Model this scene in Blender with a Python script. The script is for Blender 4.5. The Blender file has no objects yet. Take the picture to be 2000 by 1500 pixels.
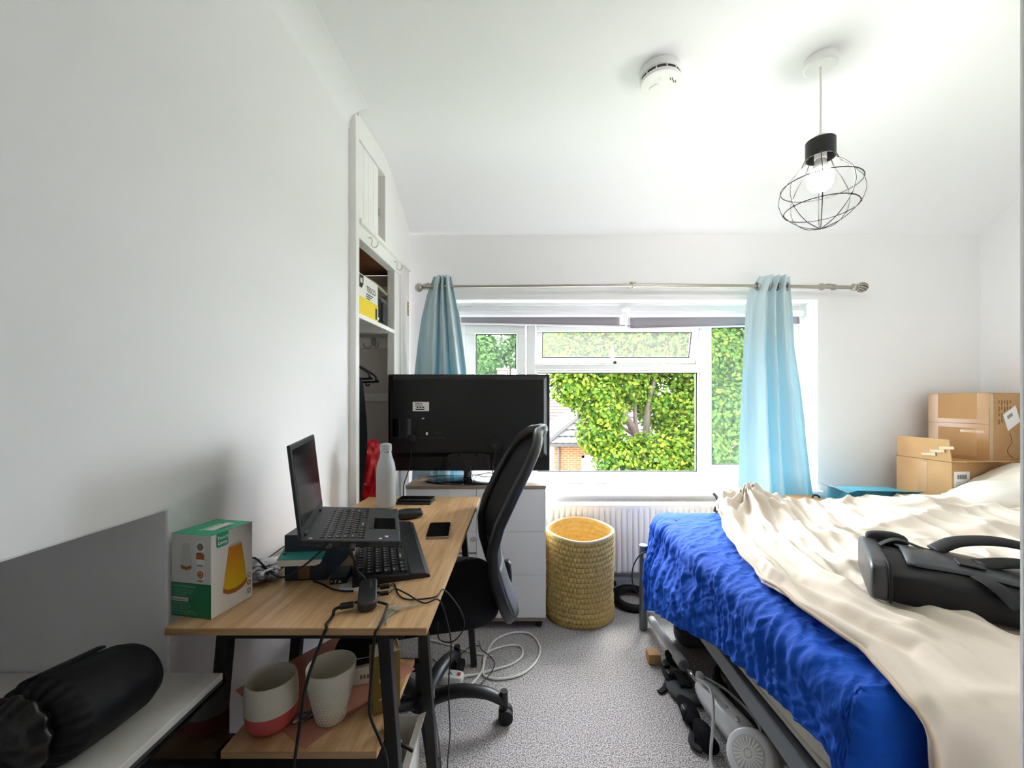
import bpy, bmesh, math, random
from math import pi, sin, cos, radians as rad
from mathutils import Vector, Matrix, noise
random.seed(7)
sc = bpy.context.scene
COL = sc.collection

# ------------------------------------------------------------ camera, sky, sun, exposure
CAM_Z, F = 1.2, 800.0            # eye height (m), focal length in pixels of the 2000x1500 frame
cam = bpy.data.cameras.new('camera'); camo = bpy.data.objects.new('camera', cam); COL.objects.link(camo)
camo.location = (0, 0, CAM_Z); camo.rotation_euler = (pi / 2, 0, 0)
cam.sensor_width = 36; cam.lens = 36 * F / 2000; cam.shift_x = -0.0075; cam.shift_y = 0.015
cam.clip_start = 0.05; cam.clip_end = 300
sc.camera = camo

world = bpy.data.worlds.new('overcast_sky'); sc.world = world; world.use_nodes = True
bg = world.node_tree.nodes['Background']
bg.inputs[0].default_value = (0.97, 0.94, 1.02, 1); bg.inputs[1].default_value = 9.2
sun = bpy.data.lights.new('sun_offscreen', 'SUN'); suno = bpy.data.objects.new('sun_offscreen', sun); COL.objects.link(suno)
sun.energy = 1.0; sun.angle = rad(14); sun.color = (1.0, 0.95, 0.86)
suno.rotation_euler = Vector((-0.30, -0.48, -0.82)).to_track_quat('-Z', 'Y').to_euler()
portal = bpy.data.lights.new('window_portal', 'AREA'); porto = bpy.data.objects.new('window_portal', portal); COL.objects.link(porto)
portal.shape = 'RECTANGLE'; portal.size = 2.28; portal.size_y = 1.19; portal.cycles.is_portal = True
porto.location = (0.731, 2.86, 1.23); porto.rotation_euler = (-pi / 2, 0, 0)
vs = sc.view_settings
vs.view_transform = 'Standard'; vs.look = 'None'; vs.exposure = 1.82; vs.gamma = 1.0; vs.use_curve_mapping = False
sc.cycles.use_denoising = True
sc.cycles.max_bounces = 12; sc.cycles.diffuse_bounces = 7; sc.cycles.glossy_bounces = 3
sc.cycles.transmission_bounces = 4; sc.cycles.transparent_max_bounces = 12
sc.cycles.caustics_reflective = False; sc.cycles.caustics_refractive = False
sc.cycles.sample_clamp_indirect = 8.0

# ------------------------------------------------------------ helpers
def P(px, py, Y):                 # a point of the place at distance Y seen at that pixel
    return Vector(((px - 1015) * Y / F, Y, CAM_Z - (py - 780) * Y / F))
def PZ(px, py, z):                # the same, given its height
    return P(px, py, (CAM_Z - z) * F / (py - 780))
def lin(c):
    return c / 12.92 if c <= 0.04045 else ((c + 0.055) / 1.055) ** 2.4
def rgb(h):
    h = h.lstrip('#'); return tuple(lin(int(h[i:i + 2], 16) / 255) for i in (0, 2, 4)) + (1,)
def sstep(a, b, x):
    t = min(1, max(0, (x - a) / (b - a))); return t * t * (3 - 2 * t)
def interp(x, xs, ys):
    if x <= xs[0]: return ys[0]
    for i in range(1, len(xs)):
        if x <= xs[i]:
            t = (x - xs[i - 1]) / (xs[i] - xs[i - 1]); return ys[i - 1] + t * (ys[i] - ys[i - 1])
    return ys[-1]
def nz(x, y, z=0.0): return noise.noise(Vector((x, y, z)))
def ridge(x, y, z=0.0): return 1 - abs(noise.noise(Vector((x, y, z)))) * 2

MATS = {}
def pm(name, col, rough=0.5, metal=0.0, spec=0.5, bump=None, var=None, sheen=0.0, coat=0.0, emit=None, stretch=(1, 1, 1)):
    """principled material; bump=(scale,strength,distance)  var=(scale,other colour,contrast)"""
    m = bpy.data.materials.new(name); m.use_nodes = True; MATS[name] = m
    nt = m.node_tree; b = nt.nodes['Principled BSDF']
    c = rgb(col)
    b.inputs['Base Color'].default_value = c; b.inputs['Roughness'].default_value = rough
    b.inputs['Metallic'].default_value = metal; b.inputs['Specular IOR Level'].default_value = spec
    b.inputs['Sheen Weight'].default_value = sheen; b.inputs['Coat Weight'].default_value = coat
    if emit: b.inputs['Emission Color'].default_value = rgb(emit[0]); b.inputs['Emission Strength'].default_value = emit[1]
    if bump or var:
        tc = nt.nodes.new('ShaderNodeTexCoord'); mp = nt.nodes.new('ShaderNodeMapping')
        mp.inputs['Scale'].default_value = stretch
        nt.links.new(tc.outputs['Object'], mp.inputs['Vector'])
    if var:
        n = nt.nodes.new('ShaderNodeTexNoise'); n.inputs['Scale'].default_value = var[0]; n.inputs['Detail'].default_value = 4
        r = nt.nodes.new('ShaderNodeValToRGB'); k = var[2]
        r.color_ramp.elements[0].position = 0.5 - k; r.color_ramp.elements[1].position = 0.5 + k
        r.color_ramp.elements[0].color = rgb(var[1]); r.color_ramp.elements[1].color = c
        nt.links.new(mp.outputs[0], n.inputs['Vector']); nt.links.new(n.outputs['Fac'], r.inputs['Fac'])
        nt.links.new(r.outputs['Color'], b.inputs['Base Color'])
    if bump:
        n = nt.nodes.new('ShaderNodeTexNoise'); n.inputs['Scale'].default_value = bump[0]; n.inputs['Detail'].default_value = 3
        bu = nt.nodes.new('ShaderNodeBump'); bu.inputs['Strength'].default_value = bump[1]; bu.inputs['Distance'].default_value = bump[2]
        nt.links.new(mp.outputs[0], n.inputs['Vector']); nt.links.new(n.outputs['Fac'], bu.inputs['Height'])
        nt.links.new(bu.outputs[0], b.inputs['Normal'])
    return m

pm('paint', '#F3F2F3', 0.7, bump=(90, 0.10, 0.002))
pm('ceiling_paint', '#F5F5F6', 0.8, bump=(60, 0.06, 0.002))
pm('gloss_white', '#F4F3EF', 0.35)
pm('upvc', '#F6F6F6', 0.25)
pm('carpet', '#DEDADA', 0.95, var=(225, '#76726F', 0.09), bump=(260, 0.6, 0.004), spec=0.1)
pm('skirting', '#F0EFEC', 0.4)
pm('radiator_white', '#F1EFEA', 0.4)
pm('black_metal', '#151416', 0.45)
pm('black_plastic', '#17171A', 0.42, bump=(500, 0.08, 0.0006))
pm('tv_black', '#070709', 0.5, bump=(700, 0.06, 0.0005))
pm('gloss_black', '#0B0B0C', 0.12, coat=0.4)
pm('dark_rubber', '#1B1B1C', 0.7)
pm('cable_black', '#121213', 0.5)
pm('cable_white', '#E9E7E2', 0.45)
pm('chrome', '#C9C9CA', 0.18, metal=1.0)
pm('brushed_nickel', '#B3ADA5', 0.32, metal=1.0)
pm('silver_paint', '#BFC2C6', 0.35, metal=0.5)
pm('bed_grey', '#6F757B', 0.38, metal=0.6)
pm('keycap', '#121214', 0.45)
pm('key_legend', '#B9B9BC', 0.6)
pm('laptop_black', '#2F2F32', 0.5, bump=(900, 0.05, 0.0004))
pm('laptop_screen', '#0A0B0E', 0.14, var=(16, '#23252B', 0.22))
pm('red_dot', '#C22526', 0.5)
pm('bottle_grey', '#A9ADB1', 0.45)
pm('chair_fabric', '#121317', 0.85, spec=0.2, bump=(600, 0.35, 0.001))
pm('chair_mesh', '#1A1B1F', 0.75, bump=(500, 0.5, 0.001))
pm('chair_frame', '#232427', 0.4)
pm('chair_backing', '#4A4D55', 0.55, bump=(300, 0.3, 0.001))
pm('cardboard', '#C39A6B', 0.8, bump=(120, 0.12, 0.001), var=(7, '#B58A5B', 0.3))
pm('cardboard_inside', '#A67C50', 0.85)
pm('packing_tape', '#B68C5E', 0.25)
pm('clear_tape', '#CDB391', 0.15)
pm('label_white', '#F1F0EE', 0.6)
pm('ink', '#2B2A2C', 0.7)
pm('ink_faint', '#8C7A66', 0.7)
pm('ink_brown', '#7A5C3C', 0.8)
pm('box_white', '#EDEAE5', 0.45)
pm('box_grey_white', '#DAD6D1', 0.45)
pm('box_green', '#1C7A52', 0.45)
pm('box_mint', '#35B284', 0.45)
pm('print_orange', '#B0602A', 0.5)
pm('print_lamp_grey', '#C9C7C4', 0.5)
pm('print_brown', '#A8651F', 0.5)
pm('text_white', '#F4F4F2', 0.6)
pm('text_pale_green', '#8FC7AE', 0.6)
pm('purple_ink', '#3E2C86', 0.6)
pm('teal_card', '#2E9E98', 0.4)
pm('teal_blue_card', '#3F8CA3', 0.4)
pm('navy_card', '#1C3044', 0.45)
pm('grey_flap', '#E2DAD3', 0.55)
pm('coral', '#D85F5C', 0.45)
pm('ceramic_cream', '#E4DECF', 0.4, bump=(300, 0.1, 0.001))
pm('pink_board', '#C98A76', 0.6)
pm('olive_gold', '#7C6A2C', 0.4)
pm('cream_card', '#D8CBAA', 0.6)
pm('blue_sheet', '#1256C4', 0.8, spec=0.25, bump=(55, 0.35, 0.006), var=(9, '#0E4AB0', 0.3), stretch=(1, 1.6, .7))
pm('duvet_cream', '#D6CBBC', 0.9, spec=0.2, bump=(30, 0.25, 0.006))
pm('duvet_edge', '#CDB8A2', 0.85)
pm('mattress_cream', '#D8D4C8', 0.85, bump=(45, 0.5, 0.008))
pm('mattress_piping', '#CFCAC0', 0.85, bump=(400, 0.6, 0.002))
pm('pillow_white', '#E9E4DB', 0.85, bump=(14, 0.3, 0.01))
pm('bag_black', '#0E0E10', 0.6, spec=0.3, bump=(400, 0.15, 0.0008))
pm('bag_shiny', '#2E3035', 0.36, bump=(30, 0.25, 0.006))
pm('webbing', '#111113', 0.8, bump=(700, 0.4, 0.0008))
pm('cloth_dark', '#111216', 0.9, spec=0.2, bump=(60, 0.4, 0.006))
pm('mesh_grey', '#55575B', 0.85, bump=(350, 0.8, 0.002))
pm('bolster', '#0D0D11', 0.6, spec=0.3, bump=(40, 0.08, 0.004))
pm('bolster_leather', '#14100F', 0.3, bump=(50, 0.5, 0.004))
pm('slate_cloth', '#6E7880', 0.8)
pm('cabinet_white', '#ECEAE6', 0.5, bump=(400, 0.05, 0.0005), var=(14, '#E2DFDA', 0.2))
pm('chest_white', '#F4F3F2', 0.4)
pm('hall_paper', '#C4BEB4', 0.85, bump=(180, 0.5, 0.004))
pm('blind_white', '#EDEBF1', 0.7)
pm('blind_grey', '#A19BA3', 0.85)
pm('alarm_white', '#F3F2F0', 0.45)
pm('vent_slot_shade', '#4A4547', 0.8)  # shade inside the smoke alarm's slots, painted as a dark grey
pm('steel_clip', '#AAA49B', 0.35, metal=0.8)
pm('key_steel', '#CFC8B8', 0.3, metal=0.6)
pm('red_bag', '#CE1320', 0.4, bump=(25, 0.8, 0.012))
pm('orange_print', '#D9822B', 0.5)
pm('yellow_card', '#F1D317', 0.5)
pm('silver_foil', '#C7C5C9', 0.2, metal=0.85, bump=(40, 0.6, 0.01), var=(22, '#6C6A70', 0.18))
pm('mop_white', '#E6E6EA', 0.3)
pm('mop_grey', '#CBCCD0', 0.4)
pm('paper', '#EDEBE8', 0.7)
pm('pale_wood', '#C49A68', 0.6, bump=(60, 0.2, 0.002))
pm('dark_brown_board', '#7A4A22', 0.5, var=(6, '#4E2C14', 0.3), stretch=(1, 8, 8))
pm('cupboard_inside', '#DCD6D0', 0.65)
pm('brass', '#A8772E', 0.4, metal=0.7)
pm('hanger_black', '#141416', 0.4)
pm('wicker', '#E0C27C', 0.7, bump=(160, 0.6, 0.003), var=(40, '#C2A45A', 0.25))
pm('wicker_stitch', '#E3CDA0', 0.7)
pm('white_sock', '#E6E4E2', 0.9)
pm('smudge', '#C4C2C0', 0.5)
pm('brick_wall', '#7A4526', 0.9)
pm('brick_far', '#5C3E33', 0.9)
pm('roof_grey', '#302F2F', 0.85, var=(5, '#282727', 0.3))
pm('roof_brown', '#382B24', 0.9, var=(5, '#2D231D', 0.3))
pm('render_white', '#D8D6D0', 0.8)
pm('bark', '#2B241B', 0.95, bump=(20, 0.8, 0.03))
pm('lawn', '#42562A', 0.95, var=(3, '#5C6546', 0.25))
pm('glass_dark', '#7C8B92', 0.08)
pm('gutter_black', '#29292B', 0.5)
pm('bulb_glass', '#FFFFFF', 0.3, emit=('#FFFBF6', 42.0))

def wood(name, ca, cb, cc, axis, scale=1.0, rough=0.45):
    m = bpy.data.materials.new(name); m.use_nodes = True; MATS[name] = m
    nt = m.node_tree; b = nt.nodes['Principled BSDF']; b.inputs['Roughness'].default_value = rough
    tc = nt.nodes.new('ShaderNodeTexCoord'); mp = nt.nodes.new('ShaderNodeMapping')
    s = [34 * scale] * 3; s[axis] = 2.2 * scale; mp.inputs['Scale'].default_value = s
    n1 = nt.nodes.new('ShaderNodeTexNoise'); n1.inputs['Scale'].default_value = 1.3; n1.inputs['Detail'].default_value = 6; n1.inputs['Distortion'].default_value = 0.9
    n2 = nt.nodes.new('ShaderNodeTexNoise'); n2.inputs['Scale'].default_value = 9; n2.inputs['Detail'].default_value = 3
    mx = nt.nodes.new('ShaderNodeMath'); mx.operation = 'MULTIPLY_ADD'; mx.inputs[1].default_value = 0.45
    r = nt.nodes.new('ShaderNodeValToRGB'); e = r.color_ramp.elements
    e[0].position = 0.45; e[0].color = rgb(ca); e[1].position = 1.0; e[1].color = rgb(cc)
    x = e.new(0.72); x.color = rgb(cb)
    bu = nt.nodes.new('ShaderNodeBump'); bu.inputs['Strength'].default_value = 0.12; bu.inputs['Distance'].default_value = 0.001
    L = nt.links.new
    L(tc.outputs['Object'], mp.inputs[0]); L(mp.outputs[0], n1.inputs['Vector']); L(mp.outputs[0], n2.inputs['Vector'])
    L(n2.outputs['Fac'], mx.inputs[0]); L(n1.outputs['Fac'], mx.inputs[2]); L(mx.outputs[0], r.inputs[0])
    L(r.outputs[0], b.inputs['Base Color']); L(mx.outputs[0], bu.inputs['Height']); L(bu.outputs[0], b.inputs['Normal'])
    return m
wood('oak', '#BD9064', '#DBAF7F', '#E8C79A', 1)
wood('oak_end', '#A37C56', '#C69C70', '#D8B388', 0)
wood('oak_grey', '#7C6656', '#9C8876', '#B5A28F', 0, 0.8)

def glass(name, tint, refl=0.05, haze=0.0):
    m = bpy.data.materials.new(name); m.use_nodes = True; MATS[name] = m
    nt = m.node_tree; nt.nodes.clear(); L = nt.links.new
    out = nt.nodes.new('ShaderNodeOutputMaterial'); tr = nt.nodes.new('ShaderNodeBsdfTransparent'); gl = nt.nodes.new('ShaderNodeBsdfGlossy')
    tr.inputs[0].default_value = tint; gl.inputs['Roughness'].default_value = 0.02
    mx = nt.nodes.new('ShaderNodeMixShader'); mx.inputs[0].default_value = refl
    L(tr.outputs[0], mx.inputs[1]); L(gl.outputs[0], mx.inputs[2]); last = mx
    if haze:
        df = nt.nodes.new('ShaderNodeBsdfTranslucent'); df.inputs[0].default_value = (0.8, 0.82, 0.8, 1)
        m2 = nt.nodes.new('ShaderNodeMixShader'); m2.inputs[0].default_value = haze
        L(mx.outputs[0], m2.inputs[1]); L(df.outputs[0], m2.inputs[2]); last = m2
    L(last.outputs[0], out.inputs[0]); return m
glass('pane_glass', (0.97, 0.985, 0.975, 1), 0.010)
glass('vent_glass', (0.94, 0.96, 0.95, 1), 0.02, 0.02)
glass('casement_glass', (0.86, 0.95, 0.93, 1), 0.025, 0.006)

def cloth_translucent(name, col, tcol, fac, rough=0.5, bump=(200, 0.2, 0.001), stretch=(1, 1, 1), sheen=0.4):
    m = pm(name, col, rough, sheen=sheen, bump=bump, stretch=stretch)
    nt = m.node_tree; b = nt.nodes['Principled BSDF']; out = nt.nodes['Material Output']
    t = nt.nodes.new('ShaderNodeBsdfTranslucent'); t.inputs[0].default_value = rgb(tcol)
    mx = nt.nodes.new('ShaderNodeMixShader'); mx.inputs[0].default_value = fac
    nt.links.new(b.outputs[0], mx.inputs[1]); nt.links.new(t.outputs[0], mx.inputs[2]); nt.links.new(mx.outputs[0], out.inputs[0])
    return m
cloth_translucent('curtain_silk', '#C3D5DA', '#3F97B5', 0.11, 0.36, bump=(60, 0.25, 0.002), stretch=(1, 1, 14))

def leaf_mat(name, cols, tfac):
    m = bpy.data.materials.new(name); m.use_nodes = True; MATS[name] = m
    nt = m.node_tree; b = nt.nodes['Principled BSDF']; out = nt.nodes['Material Output']; L = nt.links.new
    g = nt.nodes.new('ShaderNodeNewGeometry'); r = nt.nodes.new('ShaderNodeValToRGB'); e = r.color_ramp.elements
    e[0].position = 0; e[0].color = rgb(cols[0]); e[1].position = 1; e[1].color = rgb(cols[-1])
    for i, c in enumerate(cols[1:-1]):
        x = e.new((i + 1) / (len(cols) - 1)); x.color = rgb(c)
    L(g.outputs['Random Per Island'], r.inputs[0]); L(r.outputs[0], b.inputs['Base Color']); b.inputs['Roughness'].default_value = 0.55; b.inputs['Specular IOR Level'].default_value = 0.06
    t = nt.nodes.new('ShaderNodeBsdfTranslucent'); mx = nt.nodes.new('ShaderNodeMixShader'); mx.inputs[0].default_value = tfac
    L(r.outputs[0], t.inputs[0]); L(b.outputs[0], mx.inputs[1]); L(t.outputs[0], mx.inputs[2]); L(mx.outputs[0], out.inputs[0])
    return m
leaf_mat('maple_leaf', ['#18300A', '#2C470F', '#3E5A14', '#58651A', '#223C0C', '#5C621C'], 0.4)
leaf_mat('far_leaf', ['#22381A', '#314822', '#3E542A', '#283E1E'], 0.3)

def brick_nodes(m, scale, mortar, c2):
    nt = m.node_tree; b = nt.nodes['Principled BSDF']; L = nt.links.new
    tc = nt.nodes.new('ShaderNodeTexCoord'); mp = nt.nodes.new('ShaderNodeMapping'); mp.inputs['Rotation'].default_value = (pi / 2, 0, 0)
    br = nt.nodes.new('ShaderNodeTexBrick'); br.inputs['Scale'].default_value = scale; br.inputs['Mortar Size'].default_value = 0.012
    br.inputs['Color1'].default_value = b.inputs['Base Color'].default_value; br.inputs['Color2'].default_value = rgb(c2); br.inputs['Mortar'].default_value = rgb(mortar)
    br.inputs['Brick Width'].default_value = 0.22; br.inputs['Row Height'].default_value = 0.075
    L(tc.outputs['Object'], mp.inputs[0]); L(mp.outputs[0], br.inputs[0]); L(br.outputs[0], b.inputs['Base Color'])
brick_nodes(MATS['brick_wall'], 1.0, '#75664F', '#63391C')
brick_nodes(MATS['brick_far'], 1.0, '#62574B', '#50342A')

def amber_print():
    m = pm('print_amber', '#E59A14', 0.5); nt = m.node_tree; b = nt.nodes['Principled BSDF']
    tc = nt.nodes.new('ShaderNodeTexCoord'); sx = nt.nodes.new('ShaderNodeSeparateXYZ'); r = nt.nodes.new('ShaderNodeValToRGB')
    mr = nt.nodes.new('ShaderNodeMapRange'); mr.inputs[1].default_value = 0.04; mr.inputs[2].default_value = 0.13
    r.color_ramp.elements[0].color = rgb('#E3C21A'); r.color_ramp.elements[1].color = rgb('#E08A0E')
    L = nt.links.new; L(tc.outputs['Object'], sx.inputs[0]); L(sx.outputs[2], mr.inputs[0]); L(mr.outputs[0], r.inputs[0]); L(r.outputs[0], b.inputs['Base Color'])
amber_print()

def thing(name, label, cat, loc=(0, 0, 0), rotz=0.0, group=None, kind=None):
    o = bpy.data.objects.new(name, None); COL.objects.link(o); o.empty_display_size = 0.05
    o.location = loc; o.rotation_euler = (0, 0, rotz)
    tag(o, label, cat, group, kind); return o
def tag(o, label=None, cat=None, group=None, kind=None):
    if label: o['label'] = label
    if cat: o['category'] = cat
    if group: o['group'] = group
    if kind: o['kind'] = kind
    return o
def root_of(o):
    while o.parent: o = o.parent
    return o
def wmat(o): return Matrix.Translation(o.location) @ o.rotation_euler.to_matrix().to_4x4()

def catmull(pts, k=6):
    pts = [Vector(p) for p in pts]
    if len(pts) < 3: return pts
    out = []
    for i in range(len(pts) - 1):
        p0 = pts[max(i - 1, 0)]; p1 = pts[i]; p2 = pts[i + 1]; p3 = pts[min(i + 2, len(pts) - 1)]
        for j in range(k):
            t = j / k
            out.append(0.5 * ((2 * p1) + (p2 - p0) * t + (2 * p0 - 5 * p1 + 4 * p2 - p3) * t * t + (3 * p1 - p0 - 3 * p2 + p3) * t ** 3))
    out.append(pts[-1]); return out

class MB:
    """collects verts/faces for ONE mesh object"""
    def __init__(s): s.v = []; s.f = []
    def add(s, vs, fs):
        o = len(s.v); s.v += [Vector(v) for v in vs]; s.f += [tuple(i + o for i in f) for f in fs]; return s
    def box(s, x0, x1, y0, y1, z0, z1, M=None):
        vs = [Vector((x, y, z)) for z in (z0, z1) for y in (y0, y1) for x in (x0, x1)]
        if M: vs = [M @ v for v in vs]
        return s.add(vs, [(0, 2, 3, 1), (4, 5, 7, 6), (0, 1, 5, 4), (1, 3, 7, 5), (3, 2, 6, 7), (2, 0, 4, 6)])
    def beam(s, p0, p1, w, h, up=(0, 0, 1)):
        p0, p1 = Vector(p0), Vector(p1); d = (p1 - p0).normalized(); u = Vector(up)
        a = d.cross(u).normalized() * (w / 2); b = a.cross(d).normalized() * (h / 2)
        vs = [p + a * i + b * j for p in (p0, p1) for (i, j) in ((-1, -1), (1, -1), (1, 1), (-1, 1))]
        return s.add(vs, [(3, 2, 1, 0), (4, 5, 6, 7), (0, 1, 5, 4), (1, 2, 6, 5), (2, 3, 7, 6), (3, 0, 4, 7)])
    def tube(s, pts, r, n=8, smooth=6, cap=True, closed=False, flat=1.0, flatdir=None):
        pts = [Vector(p) for p in pts]
        if smooth and len(pts) > 2:
            if closed: pts = catmull(pts[-2:] + pts + pts[:2], smooth)[2 * smooth:-2 * smooth - 1] if False else catmull(pts + [pts[0]], smooth)[:-1]
            else: pts = catmull(pts, smooth)
        N = len(pts); vs = []; fs = []; ref = None
        for i, p in enumerate(pts):
            if closed: t = pts[(i + 1) % N] - pts[i - 1]
            else: t = pts[min(i + 1, N - 1)] - pts[max(i - 1, 0)]
            if t.length < 1e-9: t = Vector((0, 0, 1))
            t.normalize()
            if ref is None: ref = Vector(flatdir) if flatdir else (Vector((0, 0, 1)) if abs(t.z) < 0.9 else Vector((1, 0, 0)))
            if flatdir: ref = Vector(flatdir)
            a = t.cross(ref)
            if a.length < 1e-6: a = t.cross(Vector((1, 0, 0)))
            a.normalize(); b = a.cross(t).normalized()
            if not flatdir: ref = b
            rr = r(i / max(N - 1, 1)) if callable(r) else r
            vs += [p + (a * cos(2 * pi * k / n) + b * sin(2 * pi * k / n) * flat) * rr for k in range(n)]
        for i in range(N if closed else N - 1):
            j = (i + 1) % N
            for k in range(n): fs.append((i * n + k, i * n + (k + 1) % n, j * n + (k + 1) % n, j * n + k))
        if cap and not closed: fs += [tuple(range(n - 1, -1, -1)), tuple(range((N - 1) * n, N * n))]
        return s.add(vs, fs)
    def cyl(s, p0, p1, r0, r1=None, n=24): return s.tube([p0, p1], (lambda t: r0 + ((r0 if r1 is None else r1) - r0) * t), n, 0)
    def lathe(s, prof, c=(0, 0, 0), n=32, sx=1.0, sy=1.0, cap0=True, cap1=True):
        vs = []; fs = []; c = Vector(c)
        for (r, z) in prof: vs += [c + Vector((r * cos(2 * pi * k / n) * sx, r * sin(2 * pi * k / n) * sy, z)) for k in range(n)]
        for i in range(len(prof) - 1):
            for k in range(n): fs.append((i * n + k, i * n + (k + 1) % n, (i + 1) * n + (k + 1) % n, (i + 1) * n + k))
        if cap0: fs.append(tuple(range(n - 1, -1, -1)))
        if cap1: fs.append(tuple(range((len(prof) - 1) * n, len(prof) * n)))
        return s.add(vs, fs)
    def prism(s, poly, o, ux, uy, un, d):
        """polygon in the plane (o,ux,uy) extruded by d along un"""
        o, ux, uy, un = Vector(o), Vector(ux), Vector(uy), Vector(un); n = len(poly)
        a = [o + ux * x + uy * y for x, y in poly]
        return s.add(a + [p + un * d for p in a], [tuple(range(n - 1, -1, -1)), tuple(range(n, 2 * n))] + [(i, (i + 1) % n, n + (i + 1) % n, n + i) for i in range(n)])
    def grid(s, fn, nu, nv, closed_u=False):
        vs = [fn(i / nu, j / nv) for j in range(nv + 1) for i in range(nu if closed_u else nu + 1)]
        w = nu if closed_u else nu + 1
        fs = [(j * w + i, j * w + (i + 1) % w, (j + 1) * w + (i + 1) % w, (j + 1) * w + i) for j in range(nv) for i in range(nu)]
        return s.add(vs, fs)
    def rbox(s, x0, x1, y0, y1, z0, z1, e=4.0, n=20, m=14, wob=None):
        """soft box (superellipsoid)"""
        c = Vector(((x0 + x1) / 2, (y0 + y1) / 2, (z0 + z1) / 2)); h = Vector(((x1 - x0) / 2, (y1 - y0) / 2, (z1 - z0) / 2))
        def sp(x): return math.copysign(abs(x) ** (2 / e), x)
        def fn(u, v):
            th = 2 * pi * u; ph = -pi / 2 + pi * v
            p = Vector((sp(cos(ph)) * sp(cos(th)) * h.x, sp(cos(ph)) * sp(sin(th)) * h.y, sp(sin(ph)) * h.z))
            return wob(c + p, p) if wob else c + p
        return s.grid(fn, n, m, True)
    def tf(s, M): s.v = [M @ v for v in s.v]; return s
    def build(s, name, mat, parent=None, smooth=False, bevel=0, world=False, solid=0, seg=2, sub=0, sharp=None, **tags):
        vs = s.v
        if world and parent:
            Mi = wmat(root_of(parent)).inverted(); vs = [Mi @ v for v in vs]
        me = bpy.data.meshes.new(name); me.from_pydata([tuple(v) for v in vs], [], s.f)
        bm = bmesh.new(); bm.from_mesh(me); bmesh.ops.recalc_face_normals(bm, faces=bm.faces); bm.to_mesh(me); bm.free()
        me.materials.append(MATS[mat] if isinstance(mat, str) else mat)
        if smooth:
            me.polygons.foreach_set('use_smooth', [True] * len(me.polygons))
            if sharp: me.set_sharp_from_angle(angle=rad(sharp))
        o = bpy.data.objects.new(name, me); COL.objects.link(o)
        if parent: o.parent = parent
        if solid: m = o.modifiers.new('thick', 'SOLIDIFY'); m.thickness = abs(solid); m.offset = -1 if solid > 0 else 1
        if bevel: m = o.modifiers.new('bevel', 'BEVEL'); m.width = bevel; m.segments = seg; m.limit_method = 'ANGLE'; m.angle_limit = rad(40)
        if sub: m = o.modifiers.new('sub', 'SUBSURF'); m.levels = sub; m.render_levels = sub
        for k, v in tags.items(): o[k] = v
        return o
def dup(o, parent, M=None):
    c = o.copy(); COL.objects.link(c); c.parent = parent
    if M is not None: c.matrix_basis = M
    return c
def struct(o): o['kind'] = 'structure'; return o

def text_part(name, s, size, o, ux, uy, mat, parent, align='LEFT', lift=0.0004, bold=0.0, world=False, spacing=1.0):
    cu = bpy.data.curves.new('t', 'FONT'); cu.body = s; cu.size = size; cu.align_x = align; cu.resolution_u = 2; cu.offset = bold; cu.space_line = spacing
    to = bpy.data.objects.new('t', cu); COL.objects.link(to)
    dg = bpy.context.evaluated_depsgraph_get(); dg.update()
    me = bpy.data.meshes.new_from_object(to.evaluated_get(dg)); bpy.data.objects.remove(to); bpy.data.curves.remove(cu)
    o, ux, uy = Vector(o), Vector(ux).normalized(), Vector(uy).normalized(); un = ux.cross(uy)
    M = Matrix(((ux.x, uy.x, un.x, o.x + un.x * lift), (ux.y, uy.y, un.y, o.y + un.y * lift), (ux.z, uy.z, un.z, o.z + un.z * lift), (0, 0, 0, 1)))
    if world and parent: M = wmat(root_of(parent)).inverted() @ M
    me.transform(M); me.name = name; me.materials.clear(); me.materials.append(MATS[mat])
    ob = bpy.data.objects.new(name, me); COL.objects.link(ob); ob.parent = parent; return ob
def plate(name, o, ux, uy, w, h, mat, parent, t=0.0004, world=False, poly=None):
    """a thin printed or glued-on patch lying on a surface, its lower left corner at o"""
    ux, uy = Vector(ux).normalized(), Vector(uy).normalized()
    return MB().prism(poly or [(0, 0), (w, 0), (w, h), (0, h)], o, ux, uy, ux.cross(uy), t).build(name, mat, parent, world=world)

# ============================================================ THE ROOM
YW, XR, XL, ZC = 2.57, 2.89, -0.75, 2.48      # window wall, right wall, left wall, flat ceiling
WX0, WX1, WZ0, WZ1 = -0.408, 1.87, 0.60, 1.826  # window opening
struct(MB().box(-1.35, XR + .1, -1.3, 2.85, -0.06, 0).build('floor', 'carpet'))
m = MB(); T = 2.83
m.box(-1.35, WX0, YW, T, 0, 2.5).box(WX1, XR + .1, YW, T, 0, 2.5).box(WX0, WX1, YW, T, 0, WZ0).box(WX0, WX1, YW, T, WZ1, 2.5)
struct(m.build('wall_far', 'paint'))
m = MB()                                       # left wall with the deep recess under the bulkhead
m.prism([(.40, .963), (.873, .963), (.873, 0), (1.80, 0), (1.80, 2.5), (.40, 2.5)], (-1.35, 0, 0), (0, 1, 0), (0, 0, 1), (1, 0, 0), 1.35 + XL)
m.box(-1.36, -1.27, .40, .872, 0, .962)
struct(m.build('wall_left', 'paint', bevel=0.005))
struct(MB().box(XR, XR + .1, .40, YW, 0, 2.5).build('wall_right', 'paint'))
m = MB()                                       # wall with the doorway the camera looks through
m.box(.607, XR, .40, .50, 0, 2.5).box(-1.35, -.665, .30, .40, 0, 2.5)
struct(m.build('wall_near', 'paint', bevel=0.006))
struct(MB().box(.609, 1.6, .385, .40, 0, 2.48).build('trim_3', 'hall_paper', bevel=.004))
struct(MB().box(-1.35, XR + .1, -1.3, -1.2, 0, 2.5).build('wall_hall', 'paint'))
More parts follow.
